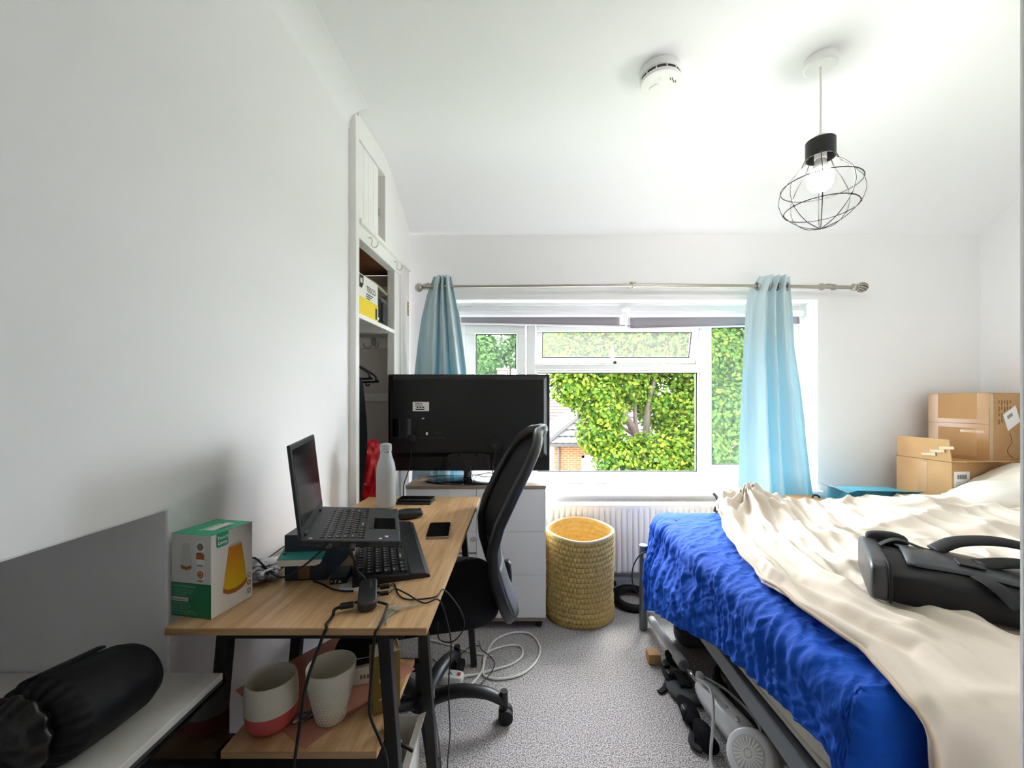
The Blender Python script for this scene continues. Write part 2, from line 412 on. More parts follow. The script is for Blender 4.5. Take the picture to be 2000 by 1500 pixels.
struct(MB().box(-1.35, -1.25, -1.2, .30, 0, 2.5).build('wall_hall_left', 'paint')); struct(MB().box(1.6, 1.7, -1.2, .40, 0, 2.5).build('wall_hall_right', 'paint'))
prof = [(-1.3, ZC), (2.06, ZC), (2.14, 2.474), (2.20, 2.458), (2.26, 2.432), (2.33, 2.388), (2.50, 2.280), (2.60, 2.214)]
m = MB(); n = len(prof)
vs = [(x, y, z) for x in (-1.35, XR + .1) for (y, z) in prof] + [(x, y, 2.62) for x in (-1.35, XR + .1) for (y, z) in prof]
fs = [(i, i + 1, n + i + 1, n + i) for i in range(n - 1)] + [(2 * n + i, 3 * n + i, 3 * n + i + 1, 2 * n + i + 1) for i in range(n - 1)]
m.add(vs, fs); struct(m.build('ceiling', 'ceiling_paint', smooth=True, sharp=35))
# coved cornice along the left wall
c = [(0, 0)] + [(.083 * (1 - sin(a)), -.083 * (1 - cos(a)) - .002) for a in [i * pi / 2 / 8 for i in range(9)]]
cv = [(0.0, 0.0), (.085, 0.0)] + [(.085 - .083 * sin(a), -.085 + .083 * cos(a)) for a in [i * pi / 2 / 8 for i in range(9)]] + [(0.0, -.09)]
struct(MB().prism(cv, (XL, .50, ZC), (1, 0, 0), (0, 0, 1), (0, 1, 0), 1.30).build('trim_1', 'ceiling_paint', smooth=True, sharp=40))
struct(MB().box(WX0 - .012, WX1 + .012, 2.53, 2.80, WZ0, .634).build('trim_2', 'gloss_white', bevel=.008, seg=3))   # window board
def skirting(name, x0, x1, y0, y1):
    m = MB().box(x0, x1, y0, y1, 0, .085)
    dx, dy = (.004 if x1 - x0 < .1 else 0), (.004 if y1 - y0 < .1 else 0)
    m.box(x0 + dx, x1 - dx, y0 + dy, y1 - dy, .085, .10); struct(m.build(name, 'skirting', bevel=.004))
skirting('baseboard_far', -.66, XR, 2.552, YW)
skirting('baseboard_right', XR - .018, XR, .52, 2.552)
skirting('baseboard_left', XL, XL + .018, .90, 1.79)

# ------------------------------------------------------------ the window
YF = 2.745
def XW(px): return (px - 1015) * YF / F
def ZW(py): return CAM_Z - (py - 780) * YF / F
win = thing('window_1', None, None, (0.73, YF, .634), 0, kind='structure')
def wbox(name, x0, x1, z0, z1, y0=YF, y1=YF + .07, mat='upvc', par=win, bev=.005):
    return MB().box(x0, x1, y0, y1, z0, z1).build(name, mat, par, world=True, bevel=bev)
m1a, m1b, m2a, m2b = XW(1028), XW(1046), XW(1368), XW(1388)
tz0, tz1 = ZW(723), ZW(711)
wbox('frame_bottom', WX0, WX1, .634, ZW(926)); wbox('frame_top', WX0, WX1, 1.70, WZ1)
wbox('frame_side', WX0, WX0 + .05, ZW(926), 1.70); wbox('frame_side', WX1 - .05, WX1, ZW(926), 1.70)
wbox('mullion', m1a, m1b, ZW(926), 1.70); wbox('mullion', m2a, m2b, ZW(926), 1.70)
wbox('transom', m1b, m2a, tz0, tz1)
def sash(name, x0, x1, z0, z1, w, wb, pane_mat, y=YF - .004, par=win, M=None):
    m = MB().box(x0, x1, y, y + .05, z0, z0 + wb, M).box(x0, x1, y, y + .05, z1 - w, z1, M).box(x0, x0 + w, y, y + .05, z0 + wb, z1 - w, M).box(x1 - w, x1, y, y + .05, z0 + wb, z1 - w, M)
    s = m.build(name, 'upvc', par, world=True, bevel=.007)
    MB().box(x0 + w, x1 - w, y + .022, y + .028, z0 + wb, z1 - w, M).build('pane', pane_mat, s, world=True)
    g = .006; a = y + .012
    m = MB().box(x0 + w, x1 - w, a, a + .01, z0 + wb, z0 + wb + g, M).box(x0 + w, x1 - w, a, a + .01, z1 - w - g, z1 - w, M).box(x0 + w, x0 + w + g, a, a + .01, z0 + wb, z1 - w, M).box(x1 - w - g, x1 - w, a, a + .01, z0 + wb, z1 - w, M)
    m.build('gasket', 'dark_rubber', s, world=True)
    return s
sash('casement_sash', WX0 + .05, m1a - .004, ZW(926) + .004, 1.70, .062, .062, 'casement_glass')
sash('casement_sash', m2b + .002, WX1 - .05, ZW(926) + .006, 1.70, .012, .052, 'casement_glass', y=YF + .012)
bead = sash('fixed_light', m1b + .001, m2a - .001, ZW(926) + .001, tz0 - .001, .014, .012, 'pane_glass', y=YF + .008)
hz = Vector((0, YF + .03, 1.70)); Mt = Matrix.Translation(hz) @ Matrix.Rotation(rad(15), 4, 'X') @ Matrix.Translation(-hz)
vent = sash('vent_sash', m1b + .004, m2a - .004, tz1 + .008, 1.70, .042, .036, 'vent_glass', y=YF + .002, M=Mt)
hx = XW(1200)                                    # vent handle
MB().box(hx - .012, hx + .012, YF + .046, YF + .062, tz1 + .006, tz1 + .05).box(hx - .006, hx + .006, YF + .035, YF + .05, tz1 + .02, tz1 + .11).build('handle', 'gloss_white', vent, world=True, bevel=.003)
MB().cyl((hx + .012, YF + .03, tz1 + .012), (hx + .012, YF + .05, tz1 + .012), .011, n=14).build('handle_lock', 'black_plastic', vent, world=True)

# ------------------------------------------------------------ outside
struct(MB().box(-40, 60, 3.2, 90, -2.9, -2.8).build('ground', 'lawn'))
def roof_courses(name, a0, a1, b0, b1, n, mat, par, ribs=40):
    """tiled slope from eaves a0-a1 up to ridge b0-b1, in lapped courses with rolled tiles"""
    a0, a1, b0, b1 = map(Vector, (a0, a1, b0, b1)); nr = (a1 - a0).cross(b0 - a0).normalized()
    if nr.z < 0: nr = -nr
    m = MB()
    for k in range(n):
        t0, t1 = k / n, min(1, (k + 1.15) / n)
        L0, R0, L1, R1 = a0.lerp(b0, t0), a1.lerp(b1, t0), a0.lerp(b0, t1), a1.lerp(b1, t1)
        w = max(2, int((R0 - L0).length / .22))
        vs = []
        for (L, R, h) in ((L0, R0, -.02), (L0, R0, .05), (L1, R1, .012)):
            vs += [L.lerp(R, i / (2 * w)) + nr * (h + (.025 if i % 2 else 0)) for i in range(2 * w + 1)]
        c = 2 * w + 1
        m.add(vs, [(r * c + i, r * c + i + 1, (r + 1) * c + i + 1, (r + 1) * c + i) for r in range(2) for i in range(c - 1)])
    return m.build(name, mat, par, world=True)
def house(label, x0, x1, y0, y1, ze, zr, hip, wall, roofm, rows):
    h = thing('house', label, 'house', ((x0 + x1) / 2, (y0 + y1) / 2, -2.8))
    MB().box(x0, x1, y0, y1, -2.8, ze).build('wall', wall, h, world=True)
    o = .3; ym = (y0 + y1) / 2
    e = [Vector((x0 - o, y0 - o, ze - .08)), Vector((x1 + o, y0 - o, ze - .08)), Vector((x1 + o, y1 + o, ze - .08)), Vector((x0 - o, y1 + o, ze - .08))]
    r0, r1 = Vector((x0 - o + hip, ym, zr)), Vector((x1 + o - hip, ym, zr))
    roof_courses('roof_front', e[0], e[1], r0, r1, rows, roofm, h)
    roof_courses('roof_side', e[3], e[0], r0, r0 + Vector((0, 1e-3, 0)), rows, roofm, h)
    roof_courses('roof_side', e[1], e[2], r1, r1 + Vector((0, 1e-3, 0)), rows, roofm, h)
    roof_courses('roof_back', e[2], e[3], r1, r0, max(3, rows // 3), roofm, h)
    MB().box(x0 - o, x1 + o, y0 - o - .05, y0 - o + .05, ze - .16, ze - .06).build('gutter', 'gutter_black', h, world=True)
    MB().box(x0 - o + .02, x1 + o - .02, y0 - o + .05, y1 + o - .05, ze - .12, ze - .07).build('soffit', 'render_white', h, world=True)
    if hip > 0:
        for a, b in ((e[0], r0), (e[1], r1)):
            MB().tube([a + Vector((0, 0, .06)), b + Vector((0, 0, .06))], .13, 8, 0).build('hip_ridge', roofm, h, world=True)
    MB().tube([r0, r1], .12, 8, 0).build('ridge', roofm, h, world=True)
    return h
hA = house('brick bungalow with grey tiled hip roof, partly hidden by the green tree', 1.19, 7.2, 14, 20, -.22, 1.95, 3.3, 'brick_wall', 'roof_grey', 11)
MB().tube([(1.33, 13.75, -.3), (1.33, 13.93, -.45), (1.33, 13.93, -2.7)], .045, 8, 0).build('downpipe', 'gutter_black', hA, world=True)
for wx in (2.12, 4.4):
    w = MB().box(wx, wx + .09, 13.93, 14.02, -1.55, -.72).box(wx + 1.3, wx + 1.39, 13.93, 14.02, -1.55, -.72).box(wx, wx + 1.39, 13.93, 14.02, -.8, -.72).box(wx, wx + 1.39, 13.9, 14.02, -1.62, -1.5).build('window', 'upvc', hA, world=True)
    MB().box(wx + .09, wx + 1.3, 13.96, 13.99, -1.5, -.8).build('pane', 'glass_dark', w, world=True)
hB = house('far house with brown tiled roof beyond the brick bungalow', -5.5, 3.3, 25, 31, -.35, 1.25, 0, 'brick_far', 'roof_brown', 9)
hC = house('distant house whose brick chimney shows above the television', -4.5, 1.0, 36, 42, .6, 2.7, 0, 'brick_far', 'roof_brown', 6)
MB().box(-2.1, -1.3, 38.4, 39.2, 2.2, 3.95).box(-2.2, -1.2, 38.3, 39.3, 3.95, 4.1).build('chimney', 'brick_far', hC, world=True)
hD = house('house with pinkish brown tiled roof seen beside the blue right-hand curtain', 8.9, 15, 16.5, 22.5, 1.45, 4.1, 0, 'render_white', 'roof_brown', 12)
def foliage(blobs, n, size, hollow=0.35):
    vs = []; fs = []; tot = sum(b[3] ** 2 for b in blobs)
    for (x, y, z, r, *sq) in blobs:
        k = int(n * r * r / tot); q = sq[0] if sq else 1.0
        for _ in range(k):
            d = Vector((random.gauss(0, 1), random.gauss(0, 1), random.gauss(0, 1))).normalized()
            p = Vector((x, y, z)) + Vector((d.x, d.y, d.z * q)) * r * (hollow + (1 - hollow) * random.random() ** .5)
            s = size * random.uniform(.6, 1.25)
            nr = (d + Vector((random.gauss(0, .6), random.gauss(0, .6), .5 + random.gauss(0, .5)))).normalized()
            a = nr.cross(Vector((random.gauss(0, 1), random.gauss(0, 1), random.gauss(0, 1)))).normalized(); b = nr.cross(a)
            o = len(vs)
            vs += [p - a * s * .5, p + b * s * .42 - a * s * .05, p + a * s * .62, p - b * s * .42 - a * s * .05]
            fs.append((o, o + 1, o + 2)); fs.append((o, o + 2, o + 3))
    m = MB(); m.v = vs; m.f = fs; return m
def build_tree(name, label, blobs, n, size, mat, base, limbs, cat='tree', group=None):
    t = thing(name, label, cat, base, group=group)
    m = foliage(blobs, n, size)
    me = bpy.data.meshes.new('foliage'); B = Vector(base); me.from_pydata([tuple(v - B) for v in m.v], [], m.f); me.materials.append(MATS[mat])
    o = bpy.data.objects.new('foliage', me); COL.objects.link(o); o.parent = t; o['kind'] = 'stuff'
    for i, (pts, r) in enumerate(limbs):
        MB().tube(pts, (lambda u, r=r: r * (1 - .65 * u)), 8, 5).build('trunk' if i == 0 else 'branch', 'bark', t, world=True, smooth=True)
    return t
def blob(px, py, Y, rp): p = P(px, py, Y); return (p.x, p.y, p.z, rp * Y / F)
maple = [blob(*b) for b in [(1100, 700, 8.9, 55), (1118, 750, 8.6, 48), (1170, 690, 9.2, 75), (1160, 775, 8.8, 52), (1250, 670, 9.4, 85), (1340, 680, 9.4, 85), (1420, 680, 9.6, 75),
    (1225, 755, 9.4, 52), (1300, 785, 9.6, 66), (1375, 800, 9.3, 75), (1440, 790, 9.5, 70), (1170, 845, 8.6, 48), (1205, 895, 8.5, 52), (1270, 900, 8.5, 60), (1345, 880, 8.7, 70), (1420, 890, 9.0, 70),
    (1130, 630, 9.3, 60), (1220, 590, 9.8, 85), (1330, 590, 9.9, 95), (1440, 600, 9.9, 85), (1270, 980, 8.6, 80), (1380, 980, 8.8, 90), (1520, 720, 9.8, 90), (1530, 850, 9.6, 90), (1186, 810, 8.6, 40)]]
tb = P(1245, 925, 9.2); tb.z = -2.8
lp = lambda px, py, Y=9.15: P(px, py, Y)
build_tree('maple_tree', 'leafy yellow-green maple tree filling the view through the big window pane', maple, 98000, .086, 'maple_leaf', tuple(tb),
    [([tb, lp(1262, 930), lp(1250, 870), lp(1232, 830), lp(1205, 790)], .17), ([lp(1255, 890), lp(1262, 840), lp(1268, 780), lp(1290, 700)], .10), ([lp(1240, 850), lp(1215, 835), lp(1180, 820)], .05),
     ([lp(1262, 920), lp(1310, 870), lp(1330, 800), lp(1350, 720)], .12), ([lp(1245, 860), lp(1240, 800), lp(1245, 720)], .06)])
for i, (lab, bl, n) in enumerate([
    ('round bushy green tree standing far beyond the left casement', [(940, 680, 52, 32), (915, 705, 52, 34), (955, 715, 51, 28), (900, 690, 52, 25)], 5200),
    ('thin feathery tree with sky between its branches, left of the maple', [(990, 675, 60, 26), (1003, 700, 60, 22), (978, 700, 60, 18), (1010, 665, 60, 18)], 1100),
    ('tall hazy green tree far behind the top-hung vent', [(1075, 680, 50, 40), (1130, 668, 50, 38), (1190, 672, 50, 42)], 5000),
    ('wide dark tree far behind the maple crown', [(1270, 690, 60, 48), (1330, 680, 60, 50), (1400, 690, 60, 45)], 5000)]):
    B = [blob(*b) for b in bl]; bx = sum(b[0] for b in B) / len(B); by = B[0][1]
    build_tree('background_tree', lab, B, n, .75 if i != 1 else .55, 'far_leaf', (bx, by, -2.8), [([(bx, by, -2.8), (bx, by, 2), (bx + .3, by, B[0][2] + 1.5)], .3), ([(bx, by, 2), (bx - .8, by, B[0][2])], .15)], group=None)

# ============================================================ BUILT-IN CUPBOARD
cup = thing('built_in_cupboard', 'white painted built-in cupboard with open doorway and small plank door above, beside the window', 'cupboard', (-.722, 1.81, 0), -math.atan2(.037, .76))
def cb(name, x0, x1, y0, y1, z0, z1, mat='gloss_white', par=cup, bev=.003): return MB().box(x0, x1, y0, y1, z0, z1).build(name, mat, par, bevel=bev)
cb('frame_post', -.06, .004, -.012, .024, 0, 2.46)
cb('door_jamb', -.05, -.008, .50, .585, 0, 1.925)
cb('architrave', -.05, .0, .585, .735, 0, 2.0)
cb('lintel', -.05, 0, .024, .735, 1.925, 1.99); cb('lintel_moulding', -.05, .014, .024, .735, 1.99, 2.012)
MB().prism([(.34, 2.012), (.748, 2.012), (.748, 2.25), (.69, 2.288), (.52, 2.396), (.45, 2.44), (.39, 2.466), (.34, 2.478)], (0, 0, 0), (0, 1, 0), (0, 0, 1), (-1, 0, 0), .05).build('fascia', 'gloss_white', cup)
cb('fascia_top', -.05, 0, .024, .34, 2.372, 2.478, bev=0)
door = cb('plank_door', -.04, -.016, .028, .262, 2.018, 2.368)
for k in range(4): cb('plank', -.017, -.006, .029 + .0583 * k, .029 + .0583 * k + .0573, 2.018, 2.368, par=door, bev=.002)
cb('upper_stile', -.30, -.045, .315, .338, 2.012, 2.372, 'cupboard_inside'); cb('catch', -.045, -.022, .296, .318, 2.155, 2.195, 'steel_clip')
cb('door_hinge', -.044, -.018, .263, .272, 2.29, 2.33, 'steel_clip')
cb('interior_end_panel', -.62, -.05, .60, .62, 0, 1.93, 'cupboard_inside'); cb('interior_back_panel', -.63, -.60, -.02, .62, 0, 2.46, 'cupboard_inside')
cb('interior_side_panel', -.60, -.06, -.012, 0, 0, 2.4, 'cupboard_inside'); cb('interior_top', -.60, -.05, 0, .60, 1.93, 1.95, 'dark_brown_board')
cb('interior_floor', -.60, -.05, 0, .60, 0, .03, 'cupboard_inside'); cb('upper_box_top', -.60, -.05, 0, .60, 2.40, 2.42, 'cupboard_inside')
cb('peg_rail', -.60, -.05, .585, .60, 1.50, 1.565, 'gloss_white'); cb('peg_rail', -.60, -.05, .588, .60, 1.19, 1.235, 'gloss_white')
cb('shelf', -.59, -.006, .002, .528, 1.57, 1.592, 'gloss_white')
cb('shelf_batten', -.60, -.05, .585, .60, 1.80, 1.86, 'gloss_white')
cb('hinge_plate', -.002, .0015, .70, .722, 1.715, 1.80, 'brass', bev=0)
for k in range(3): MB().cyl((.001, .711, 1.73 + .027 * k), (.003, .711, 1.73 + .027 * k), .004, n=8).build('screw', 'key_steel', cup)
for y in (.13, .47):
    MB().tube([(.0, y, 1.965), (.012, y, 1.965), (.018, y, 1.95), (.014, y, 1.93), (.03, y, 1.918), (.045, y, 1.93), (.044, y, 1.945)], .0022, 6).build('cup_hook', 'key_steel', cup, smooth=True)
h = MB().rbox(-.175, -.145, .572, .585, 1.515, 1.56, 3)
for s in (-1, 1): h.tube([(-.16, .576, 1.525), (-.16 + .02 * s, .56, 1.50), (-.16 + .04 * s, .545, 1.505), (-.16 + .044 * s, .54, 1.525)], .004, 8)
h.build('coat_hook', 'steel_clip', cup, smooth=True)
MB().box(-.30, -.285, .57, .585, 1.515, 1.55).build('peg', 'pale_wood', cup, bevel=.002)
MB().cyl((-.28, .005, 1.47), (-.28, .585, 1.47), .012, n=12).build('hanging_rail', 'steel_clip', cup)
CM = wmat(cup)
def CW(x, y, z): return tuple(CM @ Vector((x, y, z)))
# things in the cupboard
b = thing('cardboard_carton', 'white and yellow printed carton with black corner tab on the cupboard shelf', 'box', CW(-.09, .16, 1.592), cup.rotation_euler.z)
MB().box(-.075, .075, -.12, .12, 0, .19).build('body', 'box_white', b, bevel=.002)
MB().box(-.076, .0755, -.1205, .1205, 0, .085).build('yellow_band', 'yellow_card', b, bevel=.001)
MB().box(-.076, .0762, -.121, -.104, 0, .19).build('kraft_edge', 'cream_card', b)
plate('corner_tab', (.0756, -.104, .125), (0, 1, 0), (0, 0, 1), .05, .06, 'black_plastic', b, t=.0006, poly=[(0, 0), (.03, 0), (.048, .018), (.05, .06), (0, .06)])
plate('tab_mark', (.0763, -.088, .148), (0, 1, 0), (0, 0, 1), .022, .022, 'box_white', b)
text_part('lettering', 'TESCO', .036, (.0756, -.022, .125), (0, 1, 0), (0, 0, 1), 'ink', b, bold=.0004)
for k in range(3): plate('print_line', (.0757, -.022, .108 - .010 * k), (0, 1, 0), (0, 0, 1), .075 - .015 * k, .005, 'ink', b)
plate('barcode', (.0758, .085, .01), (0, 1, 0), (0, 0, 1), .02, .055, 'ink', b)
c = thing('storage_case', 'glossy black rounded case with a ribbed side next to the yellow carton', 'case', CW(-.10, .40, 1.592), cup.rotation_euler.z)
MB().rbox(-.07, .07, -.085, .085, 0, .165, 5, 28, 18).build('shell', 'gloss_black', c, smooth=True)
MB().rbox(.06, .078, -.03, .03, .02, .13, 4, 16, 10).build('front_rib', 'black_plastic', c, smooth=True)
MB().tube([(0, -.04, .155), (0, -.03, .18), (0, .03, .18), (0, .04, .155)], .008, 8).build('handle', 'black_plastic', c, smooth=True)
tag(MB().tube([CW(-.04, .05, 1.787), CW(-.035, .28, 1.793), CW(-.05, .49, 1.787)], .012, 4, 4, flat=.25).build('cardboard_strip', 'cream_card'), 'pale cardboard strip lying across the top of the yellow carton', 'cardboard')
def hanger(name, label, y, z, rot, coat=None):
    t = thing(name, label, 'hanger', CW(-.28, y, 1.482), cup.rotation_euler.z + rot)
    MB().tube([(.0158 * cos(rad(a)), 0, -.012 + .0158 * sin(rad(a))) for a in (200, 155, 110, 70, 25, -20)] + [(.007, 0, -.034), (0, 0, -.045), (0, 0, -.058 - z)], .003, 6).build('hook', 'steel_clip', t, smooth=True)
    MB().tube([(0, 0, -.055 - z), (.10, 0, -.085 - z), (.195, 0, -.14 - z), (.205, 0, -.165 - z), (.19, 0, -.175 - z), (-.19, 0, -.175 - z), (-.205, 0, -.165 - z), (-.195, 0, -.14 - z), (-.1, 0, -.085 - z)], .006, 8, 5, closed=True).build('body', 'hanger_black', t, smooth=True)
    for s in (-1, 1): MB().tube([(s * .15, 0, -.175 - z), (s * .15, 0, -.192 - z), (s * .162, 0, -.196 - z), (s * .168, 0, -.186 - z)], .004, 6).build('strap_hook', 'hanger_black', t, smooth=True)
    return t
hanger('coat_hanger', 'empty black plastic hanger on the cupboard rail next to the black coat', .30, 0, rad(5))
hanger('coat_hanger', 'empty black plastic hanger on the cupboard rail nearest the coat hook', .42, .012, rad(-5))
co = thing('hanging_coat', 'long black coat hanging inside the open cupboard', 'coat', CW(-.26, .15, .45), cup.rotation_euler.z)
def coat(u, v):
    a = 2 * pi * u; w = interp(v, [0, .06, .14, .5, 1], [.03, .11, .165, .16, .19]); d = interp(v, [0, .1, 1], [.02, .05, .085])
    f = 1 + .12 * sin(7 * a + 3 * v) * v
    return Vector((cos(a) * w * f, sin(a) * d * f, .98 - .98 * v))
MB().grid(coat, 56, 30, True).build('body', 'cloth_dark', co, smooth=True)
def sleeve(u, v):
    a = 2 * pi * u; r = .052 - .012 * v
    return Vector((.165 + .03 * sin(pi * v) + cos(a) * r * .8, .02 + sin(a) * r, .85 - .62 * v + .01 * sin(20 * v + a)))
MB().grid(sleeve, 18, 24, True).build('sleeve', 'cloth_dark', co, smooth=True)
MB().tube([(0, 0, .965), (0, 0, 1.02), (.012, 0, 1.045), (0, 0, 1.055)], .0035, 6).build('hanger_hook', 'steel_clip', co, smooth=True)
def lump(p, q): return p + q * (.14 * nz(p.x * 9, p.y * 9, p.z * 9) + .07 * nz(p.x * 21, p.y * 21, p.z * 21))
sk = thing('dark_holdall', 'slumped black cloth bag on the cupboard floor under the red carrier bag', 'bag', CW(-.22, .40, .03), 0)
MB().rbox(-.19, .17, -.125, .15, 0, .60, 3.2, 30, 20, wob=lump).build('body', 'cloth_dark', sk, smooth=True)
MB().tube([(.08, -.08, .57), (.12, -.06, .606), (.13, .06, .604), (.10, .1, .57)], .010, 8, flat=.4).build('handle', 'webbing', sk, smooth=True)
rb = thing('carrier_bag', 'crumpled red plastic carrier bag with white lettering inside the cupboard', 'carrier bag', (-.79, 2.17, .655), 0)
def redbag(p, q):
    k = .20 * nz(p.x * 14, p.y * 14, p.z * 11 + 3) + .10 * ridge(p.x * 26, p.y * 26, p.z * 20)
    t = p.z / .33; w = interp(t, [-1, 0, .35, .6, 1.2], [.9, 1.05, .85, .62, .35])
    return Vector((p.x * w + .035 * max(0, t - .3), p.y * w, p.z)) + Vector((q.x, q.y, q.z * .3)) * k
MB().rbox(-.12, .09, -.11, .09, 0, .33, 2.6, 60, 44, wob=redbag).build('bag_body', 'red_bag', rb, smooth=True)
text_part('lettering', 'become\nbag', .022, (-.05, -.101, .105), (1, 0, .12), (0, 0, 1), 'text_white', rb, lift=.006)
MB().rbox(-.03, .012, -.075, -.05, .262, .285, 2.5, 14, 8).build('printed_emblem', 'orange_print', rb, smooth=True)

# ============================================================ CURTAIN ROD, CURTAINS, BLINDS
YR = 2.47
rod = thing('curtain_rod', 'brushed nickel curtain rod with round finials above the window', 'curtain rod', (.74, YR, 1.878))
MB().cyl(P(822, 560, YR), P(1240, 557, YR), .0085, n=16).build('pole', 'brushed_nickel', rod, world=True, smooth=True, sharp=40)
MB().cyl(P(1236, 557, YR), P(1664, 561, YR), .0112, n=16).build('pole', 'brushed_nickel', rod, world=True, smooth=True, sharp=40)
f = P(820, 562, YR); MB().rbox(f.x - .03, f.x + .02, f.y - .026, f.y + .026, f.z - .026, f.z + .026, 2, 20, 14).build('finial', 'brushed_nickel', rod, world=True, smooth=True)
f = P(1664, 561, YR)
fm = MB().lathe([(.012, 0), (.017, .004), (.017, .012), (.009, .016), (.009, .022)], n=20)
for k in range(10): fm.tube([(.008 * cos(k * pi / 5), .008 * sin(k * pi / 5), .022), (.021 * cos(k * pi / 5 + .5), .021 * sin(k * pi / 5 + .5), .042), (.019 * cos(k * pi / 5 + 1), .019 * sin(k * pi / 5 + 1), .06), (.003 * cos(k * pi / 5 + 1.4), .003 * sin(k * pi / 5 + 1.4), .075)], .0034, 6, 4)
fm.rbox(-.017, .017, -.017, .017, .028, .072, 2, 12, 8)
fm.tf(Matrix.Translation(f) @ Matrix.Rotation(pi / 2, 4, 'Y') @ Matrix.Scale(1.25, 4)).build('finial', 'brushed_nickel', rod, world=True, smooth=True)
for px, py in ((830, 560), (1238, 557), (1628, 561)):
    q = P(px, py, YR)
    k = MB().cyl((q.x, YW - .004, q.z + .03), (q.x, YW, q.z + .03), .022, n=16).tube([(q.x, YW, q.z + .03), (q.x, YW - .05, q.z + .03), (q.x, YR, q.z + .012)], .006, 8)
    k.tube([(q.x - .008, YR, q.z), (q.x + .008, YR, q.z)], .018, 14, 0).build('bracket', 'brushed_nickel', rod, world=True, smooth=True, sharp=40)

def curtain(label, ys, Lpx, Rpx, Y0, ph, amp, zt, seed, loc, dy):
    t = thing('curtain', label, 'curtain', loc)
    def fn(u, v):
        y = ys[0] + (ys[-1] - ys[0]) * v; L = interp(y, ys, Lpx); R = interp(y, ys, Rpx)
        a = amp[0] + (amp[1] - amp[0]) * v
        phase = 2 * pi * interp(u, *ph)
        d = a * (sin(phase) + .25 * sin(2 * phase + 1 + seed)) + .012 * nz(u * 6, v * 3, seed) * (v + .2) + .004 * nz(u * 22, v * 14, seed)
        Y = Y0 + d + dy * v
        X = (L + (R - L) * u + 9 * v * nz(u * 3.1 + seed, v * 1.5, 2) - 1015) * Y0 / F
        X += .010 * cos(phase) * v
        Z = CAM_Z - (y - 780) * Y0 / F
        return Vector((X, Y, Z))
    MB().grid(fn, 150, 90).build('drape', 'curtain_silk', t, world=True, smooth=True)
    return t
cr = curtain('pale blue silky eyelet curtain falling behind the cream duvet', [538, 572, 600, 680, 773, 867, 957, 1010], [1486, 1464, 1459, 1453, 1450, 1447, 1446, 1446], [1546, 1548, 1551, 1556, 1569, 1580, 1596, 1606], 2.45,
    ([0, .30, .42, .52, .62, .72, .82, 1], [.2, .62, 1.1, 1.6, 2.1, 2.6, 3.0, 3.45]), (.022, .042), 1.9, 1.7, P(1520, 1000, 2.45), 0)
cl = curtain('pale blue silky eyelet curtain gathered behind the television beside the cupboard', [538, 575, 620, 680, 735, 960], [846, 832, 820, 810, 802, 796], [880, 888, 898, 907, 914, 926], 2.45,
    ([0, .3, .42, .52, .62, .74, .84, 1], [.1, .6, 1.1, 1.6, 2.1, 2.6, 3.0, 3.4]), (.022, .036), 1.9, 4.2, P(858, 960, 2.45), .055)
for t, pxs in ((cr, (1478, 1500, 1518, 1536)), (cl, (852, 862, 872))):
    for px in pxs:
        q = P(px, 559.8, YR)
        ring = [(q.x + .004 * (k % 2), q.y + .021 * cos(k * pi / 8), q.z + .021 * sin(k * pi / 8)) for k in range(16)]
        MB().tube(ring, .0055, 8, 2, closed=True).build('eyelet', 'brushed_nickel', t, world=True, smooth=True)
MB()
YB = 2.69
def blind(label, x0, x1, zt0, zt1, zh0, zh1):
    t = thing('roller_blind', label, 'blind', ((x0 + x1) / 2, YB, 1.70))
    MB().cyl((x0, YB, zt0), (x1, YB, zt1), .021, n=20).build('roll', 'blind_white', t, world=True, smooth=True, sharp=40)
    def fab(u, v):
        x = x0 + .01 + (x1 - x0 - .02) * u; zt = zt0 + (zt1 - zt0) * u; zh = zh0 + (zh1 - zh0) * u
        return Vector((x, YB + .018 - .004 * v + .002 * sin(9 * u), zt + (zh - zt) * v))
    MB().grid(fab, 30, 3).build('fabric', 'blind_grey', t, world=True, smooth=True, solid=.001)
    MB().beam((x0 + .01, YB + .014, zh0), (x1 - .01, YB + .014, zh1), .012, .010).build('bottom_bar', 'blind_white', t, world=True, bevel=.002)
    return t
def XB(px): return (px - 1015) * YB / F
def ZB(py): return CAM_Z - (py - 780) * YB / F
blind('left roller blind rolled up above the narrow casement, thin grey hem', WX0 + .012, XB(1214), ZB(613), ZB(613), ZB(631), ZB(637))
rblind = blind('right roller blind rolled up above the vent, its grey hem hanging slightly lower', XB(1229), WX1 - .012, ZB(614), ZB(612), ZB(642), ZB(633))
k = thing('blind_bracket', 'white curved centre bracket joining the two roller blinds', 'bracket', (XB(1222), YB, ZB(640)))
MB().tube([(XB(1222), YB + .03, ZB(604)), (XB(1222), YB - .02, ZB(604)), (XB(1222), YB - .035, ZB(614)), (XB(1222), YB - .02, ZB(634)), (XB(1222), YB + .0, ZB(636))], .014, 10, 4, flat=.35, flatdir=(1, 0, 0)).build('arm', 'gloss_white', k, world=True, smooth=True)
MB().box(XB(1214), XB(1230), YB - .03, YB + .05, ZB(606), ZB(602)).build('plate', 'gloss_white', k, world=True, bevel=.002)
MB().tube([(WX1 - .03, YB, 1.755), (WX1 - .02, YB - .02, 1.66), (WX1 - .012, YB - .025, 1.64), (WX1 - .012, YB + .0, 1.66), (WX1 - .03, YB + .01, 1.755)], .003, 6, 6).build('blind_cord', 'gloss_white', rblind, world=True)

